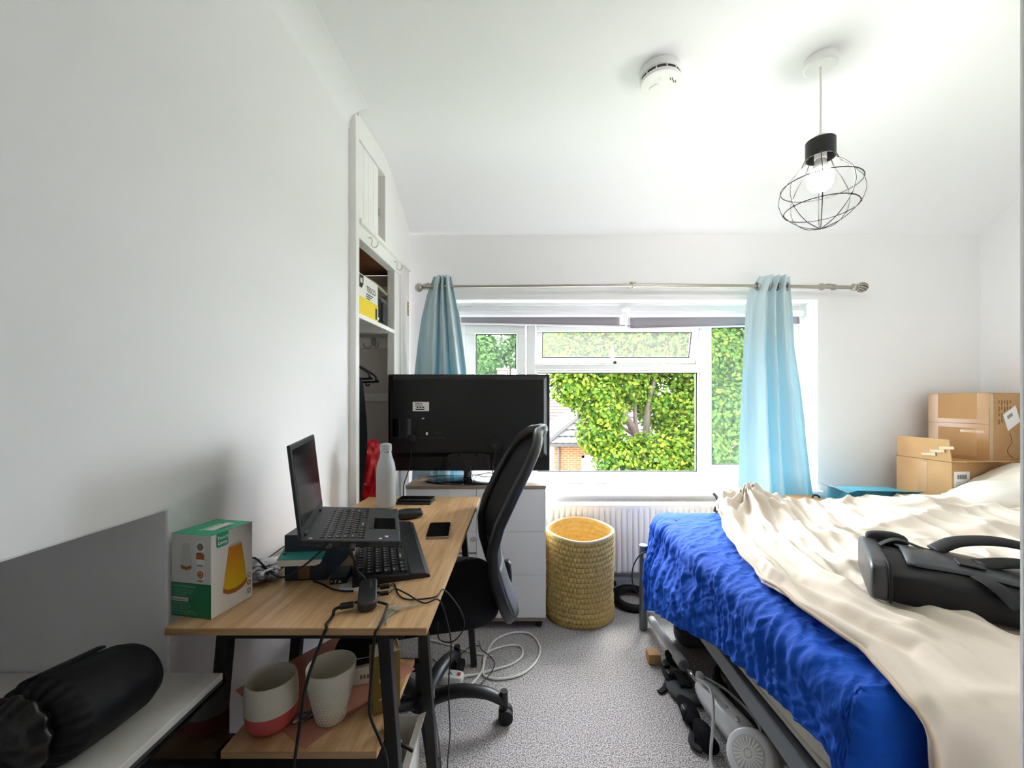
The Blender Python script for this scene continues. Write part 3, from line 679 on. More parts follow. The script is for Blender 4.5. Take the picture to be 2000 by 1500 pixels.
# ============================================================ CEILING FITTINGS
a = thing('smoke_alarm', 'round white smoke alarm on the ceiling', 'smoke alarm', (.548, 1.595, 2.425))
MB().lathe([(.076, .055), (.079, .050), (.079, .030), (.076, .026), (.0725, .024)], n=48, cap0=True, cap1=True).build('base', 'alarm_white', a, smooth=True, sharp=35)
MB().lathe([(.0725, .025), (.0715, .018), (.0735, .0165), (.0735, .0135), (.0715, .012)], n=48).build('vent_ring', 'vent_slot_shade', a, smooth=True, sharp=35)  # solid ring, its dark colour stands in for shade between the ribs
for k in range(12):
    t = 2 * pi * k / 12; MB().box(-.002, .002, .0705, .0752, .011, .026, Matrix.Rotation(t, 4, 'Z')).build('vent_rib', 'alarm_white', a)
MB().lathe([(.0755, .0125), (.0765, .008), (.074, .002), (.066, 0)], n=48).build('cover', 'alarm_white', a, smooth=True, sharp=50)
def RZ(t): return Matrix.Rotation(t, 4, 'Z')
MB().rbox(-.012, .012, -.02, .02, -.0025, .002, 3, 18, 8).tf(Matrix.Translation((-.02, .012, 0)) @ RZ(.7)).build('test_button', 'alarm_white', a, smooth=True)
MB().lathe([(.008, .001), (.008, -.0006)], (-.012, -.028, 0), 16).build('speaker_mark', 'skirting', a)
for k in range(4): MB().box(-.0016, .0016, -.007, .007, -.0006, .001, Matrix.Translation((.028 + .008 * k, -.030 + .006 * (k // 2) * 2, 0)) @ RZ(-.5)).build('slot', 'vent_slot_shade', a)  # thin raised bars, slot shade put into their colour

L = thing('pendant_lamp', 'pendant lamp with black wire cage shade and glowing white bulb', 'lamp', (1.131, 1.54, 1.84))
MB().lathe([(.020, .608), (.048, .606), (.056, .612), (.056, .632), (.052, .640)], n=36).build('ceiling_rose', 'alarm_white', L, smooth=True, sharp=40)
MB().tube([(0, 0, .61), (.001, 0, .48), (0, 0, .35)], .0035, 8).build('cord', 'cable_white', L, smooth=True)
MB().lathe([(.008, .358), (.020, .350), (.022, .335), (.022, .325)], n=24).build('cord_grip', 'cable_white', L, smooth=True)
MB().lathe([(.048, .33), (.048, .265), (.0455, .265), (.0455, .322), (.02, .324)], n=32, cap0=False, cap1=False).build('shade_collar', 'black_metal', L, smooth=True, sharp=40)
MB().lathe([(.020, .325), (.020, .262)], n=24).build('lamp_holder', 'cable_white', L, smooth=True, sharp=40)
MB().lathe([(.018, .262), (.020, .245), (.030, .225), (.030, .222)], n=28).build('bulb_base', 'alarm_white', L, smooth=True)
MB().lathe([(.030, .222), (.038, .205), (.042, .185), (.040, .168), (.030, .152), (.016, .144), (.004, .142)], n=28).build('bulb', 'bulb_glass', L, smooth=True)
def cage(t): return interp(t, [0, .12, .25, .4, .55, .7, .85, .95, 1], [.047, .062, .098, .128, .134, .122, .088, .045, .0])
def cz(t): return .272 - .272 * t
for k in range(8):
    th = 2 * pi * k / 8 + .2
    MB().tube([(cage(i / 16) * cos(th), cage(i / 16) * sin(th), cz(i / 16)) for i in range(17)], .0016, 5, 2).build('cage_wire', 'black_metal', L, smooth=True)
for t in (.40, .72):
    MB().tube([(cage(t) * cos(k * pi / 16), cage(t) * sin(k * pi / 16), cz(t)) for k in range(32)], .002, 5, 1, closed=True).build('cage_ring', 'black_metal', L, smooth=True)
for k in range(8):
    th = 2 * pi * k / 8 + .2; MB().rbox(-.004, .004, -.004, .004, -.004, .004, 2, 8, 6).tf(Matrix.Translation((cage(.72) * cos(th), cage(.72) * sin(th), cz(.72)))).build('wire_joint', 'black_metal', L)
# the bulb itself (an emitting mesh) is this lamp's light

# ============================================================ RADIATOR
r = thing('radiator', 'white ribbed panel radiator under the window', 'radiator', (.72, 2.50, .15))
RX0, RX1, RZ0, RZ1 = .175, 1.30, .158, .567
def panel(u, v):
    x = RX0 + (RX1 - RX0) * u; z = RZ0 + (RZ1 - RZ0) * v
    edge = sstep(0, .05, v) * (1 - sstep(.90, .94, v)) * sstep(.0, .012, u) * (1 - sstep(.988, 1, u))
    g = .5 + .5 * cos(2 * pi * (x - RX0) / .0335)
    d = .010 * (1 - sstep(.25, .6, g)) if True else 0
    return Vector((x, 2.465 + .008 * edge * (1 if g > .5 else 0) - .002 * (1 - edge), z))
MB().grid(panel, 402, 24).build('front_panel', 'radiator_white', r, world=True, smooth=True, solid=-.012)
MB().box(RX0, RX1, 2.515, 2.528, RZ0, RZ1).build('back_panel', 'radiator_white', r, world=True, bevel=.003)
m = MB().box(RX0, RX1, 2.464, 2.470, RZ1 - .002, RZ1 + .006).box(RX0, RX1, 2.524, 2.53, RZ1 - .002, RZ1 + .006)
for k in range(110): x = RX0 + .005 + k * (RX1 - RX0 - .01) / 110; m.box(x, x + .0055, 2.468, 2.526, RZ1, RZ1 + .005)
m.build('top_grille', 'radiator_white', r, world=True)
for x in (RX0, RX1 - .004): MB().box(x, x + .004, 2.466, 2.53, RZ0, RZ1).build('side_panel', 'radiator_white', r, world=True)
MB().tube([(RX1 + .0, 2.50, .18), (RX1 + .04, 2.50, .18), (RX1 + .045, 2.50, .1), (RX1 + .045, 2.50, 0)], .008, 8).build('pipe', 'radiator_white', r, world=True, smooth=True)
for x in (.4, 1.1): MB().box(x, x + .03, 2.525, 2.568, .2, .5).build('wall_bracket', 'radiator_white', r, world=True)
tag(MB().tube([(-.55, 2.538, .115), (1.4, 2.538, .115), (2.8, 2.538, .115)], .011, 8, 0).build('heating_pipe', 'silver_paint', smooth=True), 'grey heating pipe running along above the skirting board under the radiator', 'pipe')


# ============================================================ DESK
DZ = .74; DX0, DX1, DY0, DY1 = -.715, -.187, .824, 1.932
desk = thing('desk', 'oak-effect desk with black metal legs and a low shelf against the left wall', 'desk', ((DX0 + DX1) / 2, (DY0 + DY1) / 2, 0))
MB().box(DX0, DX1, DY0, DY1, DZ - .015, DZ).build('tabletop', 'oak', desk, world=True, bevel=.0012)
MB().box(DX0 + .001, DX1 - .001, DY0 - .0008, DY0 + .001, DZ - .0145, DZ - .0008).build('edge_band', 'oak_end', desk, world=True)
def leg(x0, x1, y, z0=0, z1=DZ - .015, w=.026):
    MB().beam((x1, y, z0), (x0, y, z1), w, w, (0, 1, 0)).build('leg', 'black_metal', desk, world=True, bevel=.002)
leg(-.636, -.700, .892); leg(-.296, -.242, .892); leg(-.610, -.672, 1.155); leg(-.284, -.232, 1.155)
leg(-.610, -.672, 1.845); leg(-.262, -.205, 1.845)
for y in (.892, 1.155, 1.845): MB().box(-.64, -.25, y - .012, y + .012, DZ - .055, DZ - .0152).build('cross_bar', 'black_metal', desk, world=True, bevel=.002)
for x in (-.60, -.275): MB().box(x - .012, x + .012, .904, 1.833, DZ - .040, DZ - .0152).build('side_bar', 'black_metal', desk, world=True, bevel=.002)
SZ = .480
sh = MB().box(-.612, -.292, .838, 1.138, SZ - .015, SZ).build('shelf', 'oak', desk, world=True, bevel=.001)
MB().box(-.611, -.293, .8372, .839, SZ - .0145, SZ - .0008).build('shelf_edge', 'oak_end', sh, world=True)
MB().box(-.655, -.28, .880, .904, SZ - .075, SZ - .0155).build('shelf_bar', 'black_metal', desk, world=True, bevel=.002)
MB().box(-.63, -.27, 1.142, 1.166, SZ - .042, SZ - .0155).build('shelf_bar', 'black_metal', desk, world=True, bevel=.002)
LZ = .16
MB().box(-.66, -.262, .882, 1.16, LZ - .015, LZ).build('shelf', 'oak', desk, world=True, bevel=.001)
MB().box(-.685, -.255, .880, .904, LZ - .042, LZ - .0155).build('shelf_bar', 'black_metal', desk, world=True, bevel=.002)

# ---- lamp carton
b = thing('lamp_carton', 'green and white lamp carton on the near corner of the desk', 'box', (-.6445, .8555, DZ), rad(-10.8))
W, D, H = .100, .104, .174
MB().box(-W, 0, 0, D, 0, H).build('carton', 'box_white', b, bevel=.0008)
MB().box(-W - .0003, .0003, -.0003, D + .0003, H, H + .0006).build('lid', 'box_mint', b)
MB().box(-W, 0, -.0006, 0, .0, .072).build('green_panel', 'box_green', b)
MB().box(-W, -.0005, -.0004, 0, .072, H - .001).build('grey_panel', 'box_grey_white', b)
plate('top_label', (-.028, .03, H + .0006), (0, 1, 0), (-1, 0, 0), .055, .022, 'label_white', b)
plate('top_label_line', (-.024, .045, H + .0011), (0, 1, 0), (-1, 0, 0), .028, .003, 'ink_faint', b)
plate('top_label_line', (-.055, .025, H + .0006), (0, 1, 0), (-1, 0, 0), .05, .004, 'label_white', b)
tab = plate('brand_tab', (.0004, .012, H - .030), (0, 1, 0), (0, 0, 1), .028, .03, 'box_mint', b, poly=[(0, .004), (.001, .001), (.004, 0), (.024, 0), (.027, .001), (.028, .004), (.028, .0305), (0, .0305)])
text_part('tab_text', 'Touch\nLamp', .0105, (.0009, .026, H - .0135), (0, 1, 0), (0, 0, 1), 'text_white', tab, 'CENTER', bold=.0003)
plate('lamp_picture', (.0003, .058, .038), (0, 1, 0), (0, 0, 1), .05, .1, 'print_amber', b, poly=[(-.030, .012), (-.030, .004), (-.018, -.004), (0, -.007), (.018, -.004), (.030, .004), (.030, .012), (.016, .100), (-.016, .100)])
plate('lamp_base_picture', (.0008, .058, .038), (0, 1, 0), (0, 0, 1), .05, .02, 'print_brown', b, poly=[(-.030, .004), (-.018, -.004), (0, -.007), (.018, -.004), (.030, .004), (.030, .014), (.018, .006), (0, .003), (-.018, .006), (-.030, .014)])
plate('lamp_top_picture', (.0008, .058, .138), (0, 1, 0), (0, 0, 1), .03, .006, 'cream_card', b, poly=[(-.016, -.002), (.016, -.002), (.012, .003), (-.012, .003)])
def ringp(c, ux, uy, r, w, n=20):
    c, ux, uy = Vector(c), Vector(ux), Vector(uy)
    return [c + (ux * cos(2 * pi * k / n) + uy * sin(2 * pi * k / n)) * r for k in range(n)]
for k, (mt, zz) in enumerate((('ink_faint', .068), ('print_orange', .05), ('ink_faint', .032))):
    MB().tube(ringp((.0006, .094, zz - .012), (0, 1, 0), (0, 0, 1), .0042, 0), .0007 if k != 1 else .0011, 5, 0, closed=True).build('icon', mt, b)
    plate('icon_caption', (.0004, .0895, zz - .0195), (0, 1, 0), (0, 0, 1), .009, .0014, 'ink_faint', b)
fy = -.0005
plate('small_lamp_picture', (-.076, fy, .100), (1, 0, 0), (0, 0, 1), .03, .06, 'print_lamp_grey', b, poly=[(0, .008), (.028, .008), (.022, .056), (.006, .056)])
plate('small_lamp_base', (-.076, fy - .0004, .100), (1, 0, 0), (0, 0, 1), .03, .06, 'print_brown', b, poly=[(0, .0095), (.014, .006), (.028, .0095), (.026, .002), (.014, -.001), (.002, .002)])
for k, (mt, zz) in enumerate((('ink_faint', .150), ('print_orange', .124), ('print_orange', .092))):
    plate('detail_frame', (-.036, fy, zz - .010), (1, 0, 0), (0, 0, 1), .020, .020, 'box_white', b)
    if k != 1: plate('detail_picture', (-.026, fy - .0005, zz), (1, 0, 0), (0, 0, 1), .02, .02, mt, b, poly=[(.008 * cos(t * pi / 8), .008 * sin(t * pi / 8)) for t in range(16)])
    else: plate('detail_picture', (-.036, fy - .0005, zz), (1, 0, 0), (0, 0, 1), .020, .0115, mt, b)
    plate('detail_caption', (-.034, fy, zz - .0145), (1, 0, 0), (0, 0, 1), .013, .0016, 'ink', b)
plate('detail_ring', (-.026, fy - .0010, .092), (1, 0, 0), (0, 0, 1), .02, .02, 'cream_card', b, poly=[(.0055 * cos(t * pi / 8), .0055 * sin(t * pi / 8)) for t in range(16)])
plate('detail_core', (-.026, fy - .0015, .092), (1, 0, 0), (0, 0, 1), .02, .02, 'print_orange', b, poly=[(.0038 * cos(t * pi / 8), .0038 * sin(t * pi / 8)) for t in range(16)])
fy = -.0006
text_part('heading', 'PACKAGE INCLUDES', .0062, (-.096, fy, .0625), (1, 0, 0), (0, 0, 1), 'text_pale_green', b, bold=.0001)
text_part('small_print', '1xTouch Bedside Lamp\n1xUSB Charging Cable\n1xUser Manual', .0055, (-.096, fy, .0555), (1, 0, 0), (0, 0, 1), 'text_pale_green', b)
plate('heading_plate', (-.098, fy, .0325), (1, 0, 0), (0, 0, 1), .041, .0085, 'box_grey_white', b)
text_part('heading', 'Specifications', .0064, (-.096, fy - .0005, .0345), (1, 0, 0), (0, 0, 1), 'box_green', b, bold=.0001)
text_part('small_print', 'Input voltage: DC 5V\nInput current: Max 1A\nlighting : Max 1.5W\nBattery capacity: 1800mAh\nProduct size: 100x100x165mm', .0052, (-.097, fy, .0265), (1, 0, 0), (0, 0, 1), 'text_pale_green', b)

# ---- laptop
lap = thing('laptop', 'open black laptop propped up on small cartons, dusty screen', 'laptop', (-.492, .916, .866))
ey = Vector((-.305, .952, 0)).normalized(); ex = Vector((.945, .303, -.115)); ex = (ex - ey * ex.dot(ey)).normalized(); en = ex.cross(ey)
LM = Matrix(((ex.x, ey.x, en.x, 0), (ex.y, ey.y, en.y, 0), (ex.z, ey.z, en.z, .019), (0, 0, 0, 1)))   # deck top at local z=0
lw, ld = .307, .2185
MB().box(0, ld, 0, lw, -.016, 0).tf(LM).build('base', 'laptop_black', lap, bevel=.003)
MB().box(.036, .138, .012, lw - .012, -.001, .0003).tf(LM).build('key_well', 'chair_frame', lap)
ph = rad(103); lex = Vector((cos(ph), 0, sin(ph)))
HM = LM @ Matrix.Translation((.004, 0, .002)) @ Matrix.Rotation(-ph, 4, 'Y')
lid = MB().box(0, .212, 0, lw, -.0005, .0075).tf(HM).build('lid', 'laptop_black', lap, bevel=.002)
MB().box(.022, .200, .010, lw - .010, -.0012, 0).tf(HM).build('screen', 'laptop_screen', lid)
for y in (.03, lw - .06): MB().cyl((.003, y, .002), (.003, y + .03, .002), .0055, n=12).tf(LM).build('hinge', 'black_plastic', lap)
kme = None
def key(parent, x, y, w, d, h, M, mat='keycap', name='key'):
    global kme
    if kme is None:
        o = MB().add([(-.5, -.5, 0), (.5, -.5, 0), (.5, .5, 0), (-.5, .5, 0), (-.42, -.42, 1), (.42, -.42, 1), (.42, .42, 1), (-.42, .42, 1)], [(0, 1, 5, 4), (1, 2, 6, 5), (2, 3, 7, 6), (3, 0, 4, 7), (4, 5, 6, 7)]).build(name, mat, parent); kme = o.data; kme.materials.append(MATS['key_legend']); bm = bmesh.new(); bm.from_mesh(kme); f_ = bm.faces.new([bm.verts.new(c) for c in ((-.30, -.28, 1.04), (-.05, -.28, 1.04), (-.05, -.05, 1.04), (-.30, -.05, 1.04))]); f_.material_index = 1; bm.to_mesh(kme); bm.free()
    else:
        o = bpy.data.objects.new(name, kme); COL.objects.link(o); o.parent = parent
    o.matrix_basis = M @ Matrix.Translation((x, y, 0)) @ Matrix.Diagonal((w, d, h, 1)); return o
rows = [[1] * 16, [1] * 13 + [2], [1.5] + [1] * 12 + [1.5], [1.8] + [1] * 11 + [2.2], [2.3] + [1] * 10 + [2.7], [1, 1, 1, 1, 5, 1, 1, 1, 1, 1]]
for ri, row in enumerate(rows):
    tot = sum(row); y = .015; px_ = (lw - .03) / tot
    for w in row:
        key(lap, .043 + ri * .0168 + (.001 if ri else 0), y + w * px_ / 2, .0145 if ri else .010, w * px_ - .003, .0022, LM); y += w * px_
MB().lathe([(.0035, 0), (.004, .003), (.002, .004)], (.0995, .142, 0), 10).tf(LM).build('pointer_nub', 'red_dot', lap, smooth=True)
MB().box(.154, .208, .095, .195, 0, .0006).tf(LM).build('touchpad', 'gloss_black', lap)
MB().box(.142, .152, .095, .195, 0, .0012).tf(LM).build('touchpad_buttons', 'keycap', lap, bevel=.0005)
for (x, y, w, d, mt) in ((.182, .030, .008, .012, 'label_white'), (.190, .030, .008, .014, 'purple_ink'), (.182, .037, .008, .005, 'coral')):
    MB().box(x, x + w, y, y + d, 0, .0005 if mt != 'coral' else .0008).tf(LM).build('sticker', mt, lap)
MB().lathe([(.004, 0), (.004, .0005)], (.172, .018, 0), 14).tf(LM).build('sticker', 'label_white', lap)
for (x, w) in ((.03, .012), (.058, .011), (.085, .014), (.135, .013)): MB().box(x, x + w, -.0006, .0005, -.011, -.006).tf(LM).build('port', 'gloss_black', lap)
MB().lathe([(.004, 0), (.004, .001)], (.020, .012, 0), 12).tf(LM).build('power_button', 'silver_paint', lap)

# ---- cartons under the laptop
b = thing('teal_carton', 'small navy carton with open teal printed lid flap under the laptop', 'box', (-.549, 1.12, DZ), rad(4))
MB().box(-.052, .052, -.080, .105, 0, .116).build('carton', 'navy_card', b, bevel=.001)
MB().add([(-.058, .03, .1175), (.050, .03, .1175), (.050, -.105, .062), (-.058, -.105, .062), (-.058, .03, .1190), (.050, .03, .1190), (.050, -.105, .0635), (-.058, -.105, .0635)], [(0, 1, 2, 3), (4, 7, 6, 5), (0, 4, 5, 1), (1, 5, 6, 2), (2, 6, 7, 3), (3, 7, 4, 0)]).build('lid_flap', 'teal_card', b)
MB().prism([(-.058, 0), (-.056, -.010), (-.050, -.014), (.034, -.014), (.046, -.010), (.050, -.002), (.050, 0)], (0, -.105, .062), (1, 0, 0), (0, .25, .97), (0, -1, .25), .001).build('tuck_flap', 'grey_flap', b)
fl = Vector((0, -.135, -.0555)).normalized(); fr = Vector((1, 0, 0)); fu = -fl
for (dx, dd, w, h_, mt) in ((-.008, .108, .026, .034, 'label_white'), (-.028, .070, .020, .006, 'label_white'), (-.026, .082, .014, .012, 'teal_blue_card'), (-.05, .112, .008, .007, 'ink'), (-.052, .130, .008, .006, 'ink')):
    p = Vector((dx, .03, .1191)) + fl * dd; plate('printed_mark', p, fr, fu, w, h_, mt, b)
for k in range(4): p = Vector((-.004, .03, .1196)) + fl * (.102 - .006 * k); plate('barcode_line', p, fr, fu, .018, .0028, 'ink_faint', b)
MB().box(-.018, .010, -.0806, -.0795, .004, .07).build('tape', 'ink_brown', b)
b2 = thing('dark_carton', 'flat black carton hidden between the teal carton and the keyboard', 'box', (-.460, 1.058, DZ), rad(12))
MB().box(-.020, .020, -.04, .036, 0, .016).build('carton', 'black_plastic', b2, bevel=.001)
plate('printed_face', (-.018, -.038, .0161), (1, 0, 0), (0, 1, 0), .036, .072, 'bag_shiny', b2)
text_part('lettering', '* T A', .011, (-.017, -.0402, .003), (1, 0, 0), (0, 0, 1), 'text_white', b2)
pc = tag(plate('paper_card', tuple(PZ(656, 1157, DZ + .0004)), (.97, .12, 0), (-.12, .97, 0), .06, .085, 'paper', None), 'small white printed card lying beneath the black adapter hub', 'card')
pf = thing('foil_pouch', 'crumpled silver antistatic pouch beside the lamp carton', 'pouch', (-.656, 1.06, DZ), rad(20))
def foil(p, q):
    return p + Vector((q.x, q.y, abs(q.z) * 1.2)) * (.35 * nz(p.x * 45, p.y * 45, p.z * 60) + .3 * ridge(p.x * 30, p.y * 60, p.z * 40) - .15)
MB().rbox(-.050, .034, -.055, .055, .001, .034, 3, 60, 30, wob=foil).build('foil', 'silver_foil', pf, smooth=False)

# ---- keyboard, mouse, phone, bottle, case
kb = thing('keyboard', 'black computer keyboard with wide palm rest under the laptop edge', 'keyboard', (-.231, 1.06, DZ), rad(19.7))
KW, KL = .188, .475
def kprof(y0, y1):
    return [(-KW, .0), (0, 0), (0, .006), (-.012, .013), (-.050, .017), (-.052, .014), (-.178, .024), (-KW, .018)]
MB().prism(kprof(0, 0), (0, 0, 0), (1, 0, 0), (0, 0, 1), (0, 1, 0), KL).build('case', 'black_plastic', kb, bevel=.002)
KM = Matrix.Translation((-.056, .012, .0145)) @ Matrix.Rotation(rad(4.4), 4, 'Y')
kp = .0192
krows = [[1] + [0.55] + [1] * 4 + [.3] + [1] * 4 + [.3] + [1] * 4 + [.4] + [1] * 3, [1] * 13 + [2] + [.35] + [1] * 3 + [.35] + [1] * 4, [1.5] + [1] * 12 + [1.5] + [.35] + [1] * 3 + [.35] + [1] * 4, [1.8] + [1] * 11 + [2.2] + [.35 + 3 + .35] + [1] * 4, [2.3] + [1] * 10 + [2.7] + [.35 + 1] + [1] + [1.35] + [1] * 4, [1.25] * 3 + [6] + [1.25] * 4 + [.6] + [1] * 3 + [.35] + [2] + [1] * 2]
for ri, row in enumerate(krows):
    y = 0
    for w in row:
        if w in (.55, .3, .4, .35, .6, 1.35) or w == .35 + 3 + .35 or (w == 1.35): y += w * kp * .985; continue
        key(kb, -.112 + ri * .0205 + (0 if ri else -.003), y + w * kp / 2 * .985, .0175 if ri else .013, w * kp * .985 - .0022, .006, KM); y += w * kp * .985
ms = thing('mouse', 'black computer mouse beyond the laptop corner', 'mouse', (-.428, 1.585, DZ), rad(25))
def mouse(u, v):
    a = 2 * pi * u; r = sin(v * pi / 2) ** .7
    x = .052 * cos(a) * r; y = .032 * sin(a) * r * (1 - .12 * cos(a)); z = .036 * max(0, 1 - (x / .056) ** 2) ** .8 * max(0, 1 - (y / .036) ** 2) ** .5
    return Vector((x, y, z if v < 1 else 0.0))
MB().rbox(-.054, .054, -.031, .031, 0, .036, 2.7, 32, 18, wob=lambda p, q: Vector((p.x, p.y * (1 - .10 * sin(p.x * 40)), max(.0005, p.z * (1 - 2.2 * abs(p.x) if p.x > 0 else 1))))).build('shell', 'black_plastic', ms, smooth=True)
MB().box(.02, .046, -.0008, .0008, .012, .034).build('button_seam', 'black_plastic', ms); MB().cyl((.03, -.003, .027), (.03, .003, .027), .006, n=12).build('scroll_wheel', 'dark_rubber', ms)
p0 = thing('smartphone', 'black smartphone lying on the desk', 'phone', (-.281, 1.425, DZ), rad(7))
def rrect(w, d, r, n=5):
    return [(sx * (w / 2 - r) + r * cos(a), sy * (d / 2 - r) + r * sin(a)) for (sx, sy, a0) in ((1, 1, 0), (-1, 1, pi / 2), (-1, -1, pi), (1, -1, 3 * pi / 2)) for a in [a0 + k * pi / 2 / n for k in range(n + 1)]]
MB().prism(rrect(.077, .16, .011), (0, 0, 0), (1, 0, 0), (0, 1, 0), (0, 0, 1), .0085).build('body', 'oak_grey', p0, bevel=.0015)
MB().prism(rrect(.073, .156, .009), (0, 0, .0083), (1, 0, 0), (0, 1, 0), (0, 0, 1), .0008).build('screen', 'gloss_black', p0)
bt = thing('water_bottle', 'pale grey steel water bottle standing on the desk', 'bottle', (-.573, 1.755, DZ))
bp = [(.034, 0), (.039, .003), (.0403, .01), (.0403, .145), (.0395, .165), (.036, .185), (.030, .203), (.0255, .217), (.0232, .230), (.0225, .2335)]
MB().lathe(bp, n=40).build('body', 'bottle_grey', bt, smooth=True, sharp=60)
MB().lathe([(.0232, .2335), (.0232, .2365)], n=32).build('neck_ring', 'chrome', bt, smooth=True, sharp=40)
MB().lathe([(.0235, .2365), (.0245, .240), (.0245, .260), (.0225, .268), (.016, .272), (.005, .2735)], n=32).build('cap', 'bottle_grey', bt, smooth=True, sharp=60)
bx = thing('black_case', 'slim black rectangular case behind the water bottle', 'case', (-.455, 1.83, DZ), rad(-2))
MB().box(-.085, .068, -.045, .04, 0, .010).build('lower_shell', 'black_plastic', bx, bevel=.002)
MB().box(-.085, .068, -.030, .04, .011, .020).build('upper_shell', 'gloss_black', bx, bevel=.003)
MB().box(-.02, -.012, -.045, -.030, .010, .012).build('clasp', 'dark_rubber', bx)

# ---- adapter hub, plugs, keys and cables on the desk
hub = thing('usb_hub', 'charcoal usb adapter hub with plugs on both sides on the desk', 'usb hub', (-.345, .93, DZ), rad(18))
HT = Matrix.Translation((0, 0, .018)) @ Matrix.Rotation(rad(6), 4, 'X')
MB().prism(rrect(.040, .108, .015, 6), (0, 0, -.009), (1, 0, 0), (0, 1, 0), (0, 0, 1), .018).tf(HT).build('body', 'laptop_black', hub, bevel=.003, smooth=True, sharp=30)
text_part('lettering', 'vention', .010, (.004, .024, .0092), (0, -1, 0), (1, 0, 0), 'ink_faint', hub, 'CENTER', lift=.0008).matrix_basis = HT
for (x, y, s) in ((.020, .022, 1), (.020, -.006, 1), (-.020, -.032, -1)):
    MB().box(min(x, x + s * .006), max(x, x + s * .006), y - .006, y + .006, -.003, .003).tf(HT).build('socket', 'chrome', hub)
H2W = wmat(hub) @ HT
def hp(x, y, z=0): return H2W @ Vector((x, y, z))
def cable(name, label, pts, r=.0022, mat='cable_black', plug=None, n=6, k=7, cat='cable'):
    t = thing(name, label, cat, tuple(pts[0]))
    MB().tube(pts, r, n, k).build('cord', mat, t, world=True, smooth=True)
    if plug:
        a, c, w, h_ = plug; MB().beam(a, c, w, h_).build('plug', 'cable_black', t, world=True, bevel=.002)
    return t
Zd = DZ + .003
def D(px, py, z=Zd): return PZ(px, py, z)
cable('usb_cable', 'thick black usb cable leaving the hub and draping over the front desk edge', [hp(-.05, -.034), hp(-.065, -.036, -.004), D(650, 1203), D(638, 1219, DZ + .004), Vector((-.386, .8185, DZ + .001)), Vector((-.392, .8165, DZ - .012)), P(600, 1330, .812), P(585, 1420, .812), P(574, 1500, .812), P(566, 1600, .82)], .0033, plug=(hp(-.027, -.033), hp(-.055, -.034), .016, .009))
cable('usb_cable', 'black usb cable running past the keys and down in front of the low shelf', [hp(.022, -.030, -.004), hp(.04, -.034, -.01), D(757, 1182, DZ + .011), D(750, 1203, DZ + .011), D(742, 1220, DZ + .005), Vector((-.284, .8185, DZ + .001)), Vector((-.289, .8165, DZ - .012)), P(726, 1320, .812), P(722, 1392, .812), P(742, 1445, .812), P(756, 1490, .816), P(760, 1600, .82)], .0028)
cable('usb_cable', 'thin black cable looping off the right desk edge beside the chair seat', [hp(.05, .022), D(770, 1140), D(779, 1162), D(800, 1171), D(850, 1166), Vector((-.182, .985, DZ + .002)), P(898, 1190, 1.0), P(906, 1225, 1.0), P(885, 1253, 1.0), P(858, 1248, 1.0), P(855, 1215, 1.0)], .0018, plug=(hp(.026, .022), hp(.048, .022), .014, .008))
cable('usb_cable', 'thin black cable dangling from the right desk edge down to the carpet', [hp(.048, -.006), D(772, 1150, DZ + .006), D(795, 1160, DZ + .009), D(828, 1178), Vector((-.186, .935, DZ + .003)), P(870, 1202, .95), P(881, 1260, .98), P(876, 1340, 1.0), P(879, 1430, 1.02), P(874, 1500, 1.04), P(876, 1650, 1.05)], .0018, plug=(hp(.026, -.006), hp(.046, -.006), .013, .007))
Lp = wmat(lap) @ LM
cable('adapter_lead', 'short flat black lead joining the laptop to the hub', [Lp @ Vector((.112, -.006, -.008)), Lp @ Vector((.112, -.02, -.022)), P(693, 1095, .955), P(697, 1115, .965), hp(-.012, .066, .004), hp(-.006, .05, .0)], .0042, plug=(Lp @ Vector((.112, 0, -.008)), Lp @ Vector((.112, -.022, -.014)), .014, .007))
cable('charger_cable', 'black charging cable curling from the laptop past the foil pouch', [Lp @ Vector((.064, -.01, -.008)), P(628, 1075, .93), P(600, 1100, .96), P(575, 1117, .99), P(553, 1127, 1.02), P(530, 1120, 1.03), P(515, 1105, 1.04), P(500, 1091, 1.05), P(490, 1090, 1.06)], .0026, plug=(Lp @ Vector((.064, 0, -.008)), Lp @ Vector((.062, -.016, -.014)), .011, .006))
cable('mouse_cable', 'thin black cable crossing the desk under the laptop to the hub', [D(612, 1135), D(630, 1141), D(648, 1150), D(668, 1154), D(690, 1154)], .0022)
cable('mouse_cable', 'thin black cable lying behind the laptop lid along the wall', [D(578, 1058), D(556, 1067), D(540, 1078), D(524, 1090)], .002)
kr = thing('key_ring', 'bunch of house keys on a split ring near the desk edge', 'keys', tuple(D(770, 1196)))
c = D(763, 1188, DZ + .004); MB().tube([c + Vector((.011 * cos(k * pi / 8), .011 * sin(k * pi / 8), .004 * (1 + cos(k * pi / 8)))) for k in range(16)], .0009, 5, 2, closed=True).build('split_ring', 'key_steel', kr, world=True, smooth=True)
def housekey(a, b2_, z):
    a, b2_ = Vector((a.x, a.y, 0)), Vector((b2_.x, b2_.y, 0)); d = (b2_ - a).normalized(); sd = Vector((-d.y, d.x, 0)); L_ = (b2_ - a).length
    poly = [(.0095 * cos(t), .0095 * sin(t)) for t in [pi * .14 + k * 1.72 * pi / 12 for k in range(13)]]
    poly += [(L_ - .004, -.0024), (L_, 0), (L_ - .004, .0022), (L_ - .008, .0008), (L_ - .011, .0024), (L_ - .014, .0008), (L_ - .017, .0026), (.011, .0026)]
    MB().prism(poly, (a.x, a.y, z), d, sd, (0, 0, 1), .002).build('key', 'key_steel', kr, world=True, bevel=.0003)
housekey(D(775, 1190), D(820, 1181), DZ + .0045); housekey(D(759, 1197), D(746, 1221), DZ + .0005); housekey(D(762, 1196), D(779, 1189), DZ + .0025); housekey(D(757, 1200), D(755, 1219), DZ + .0028)

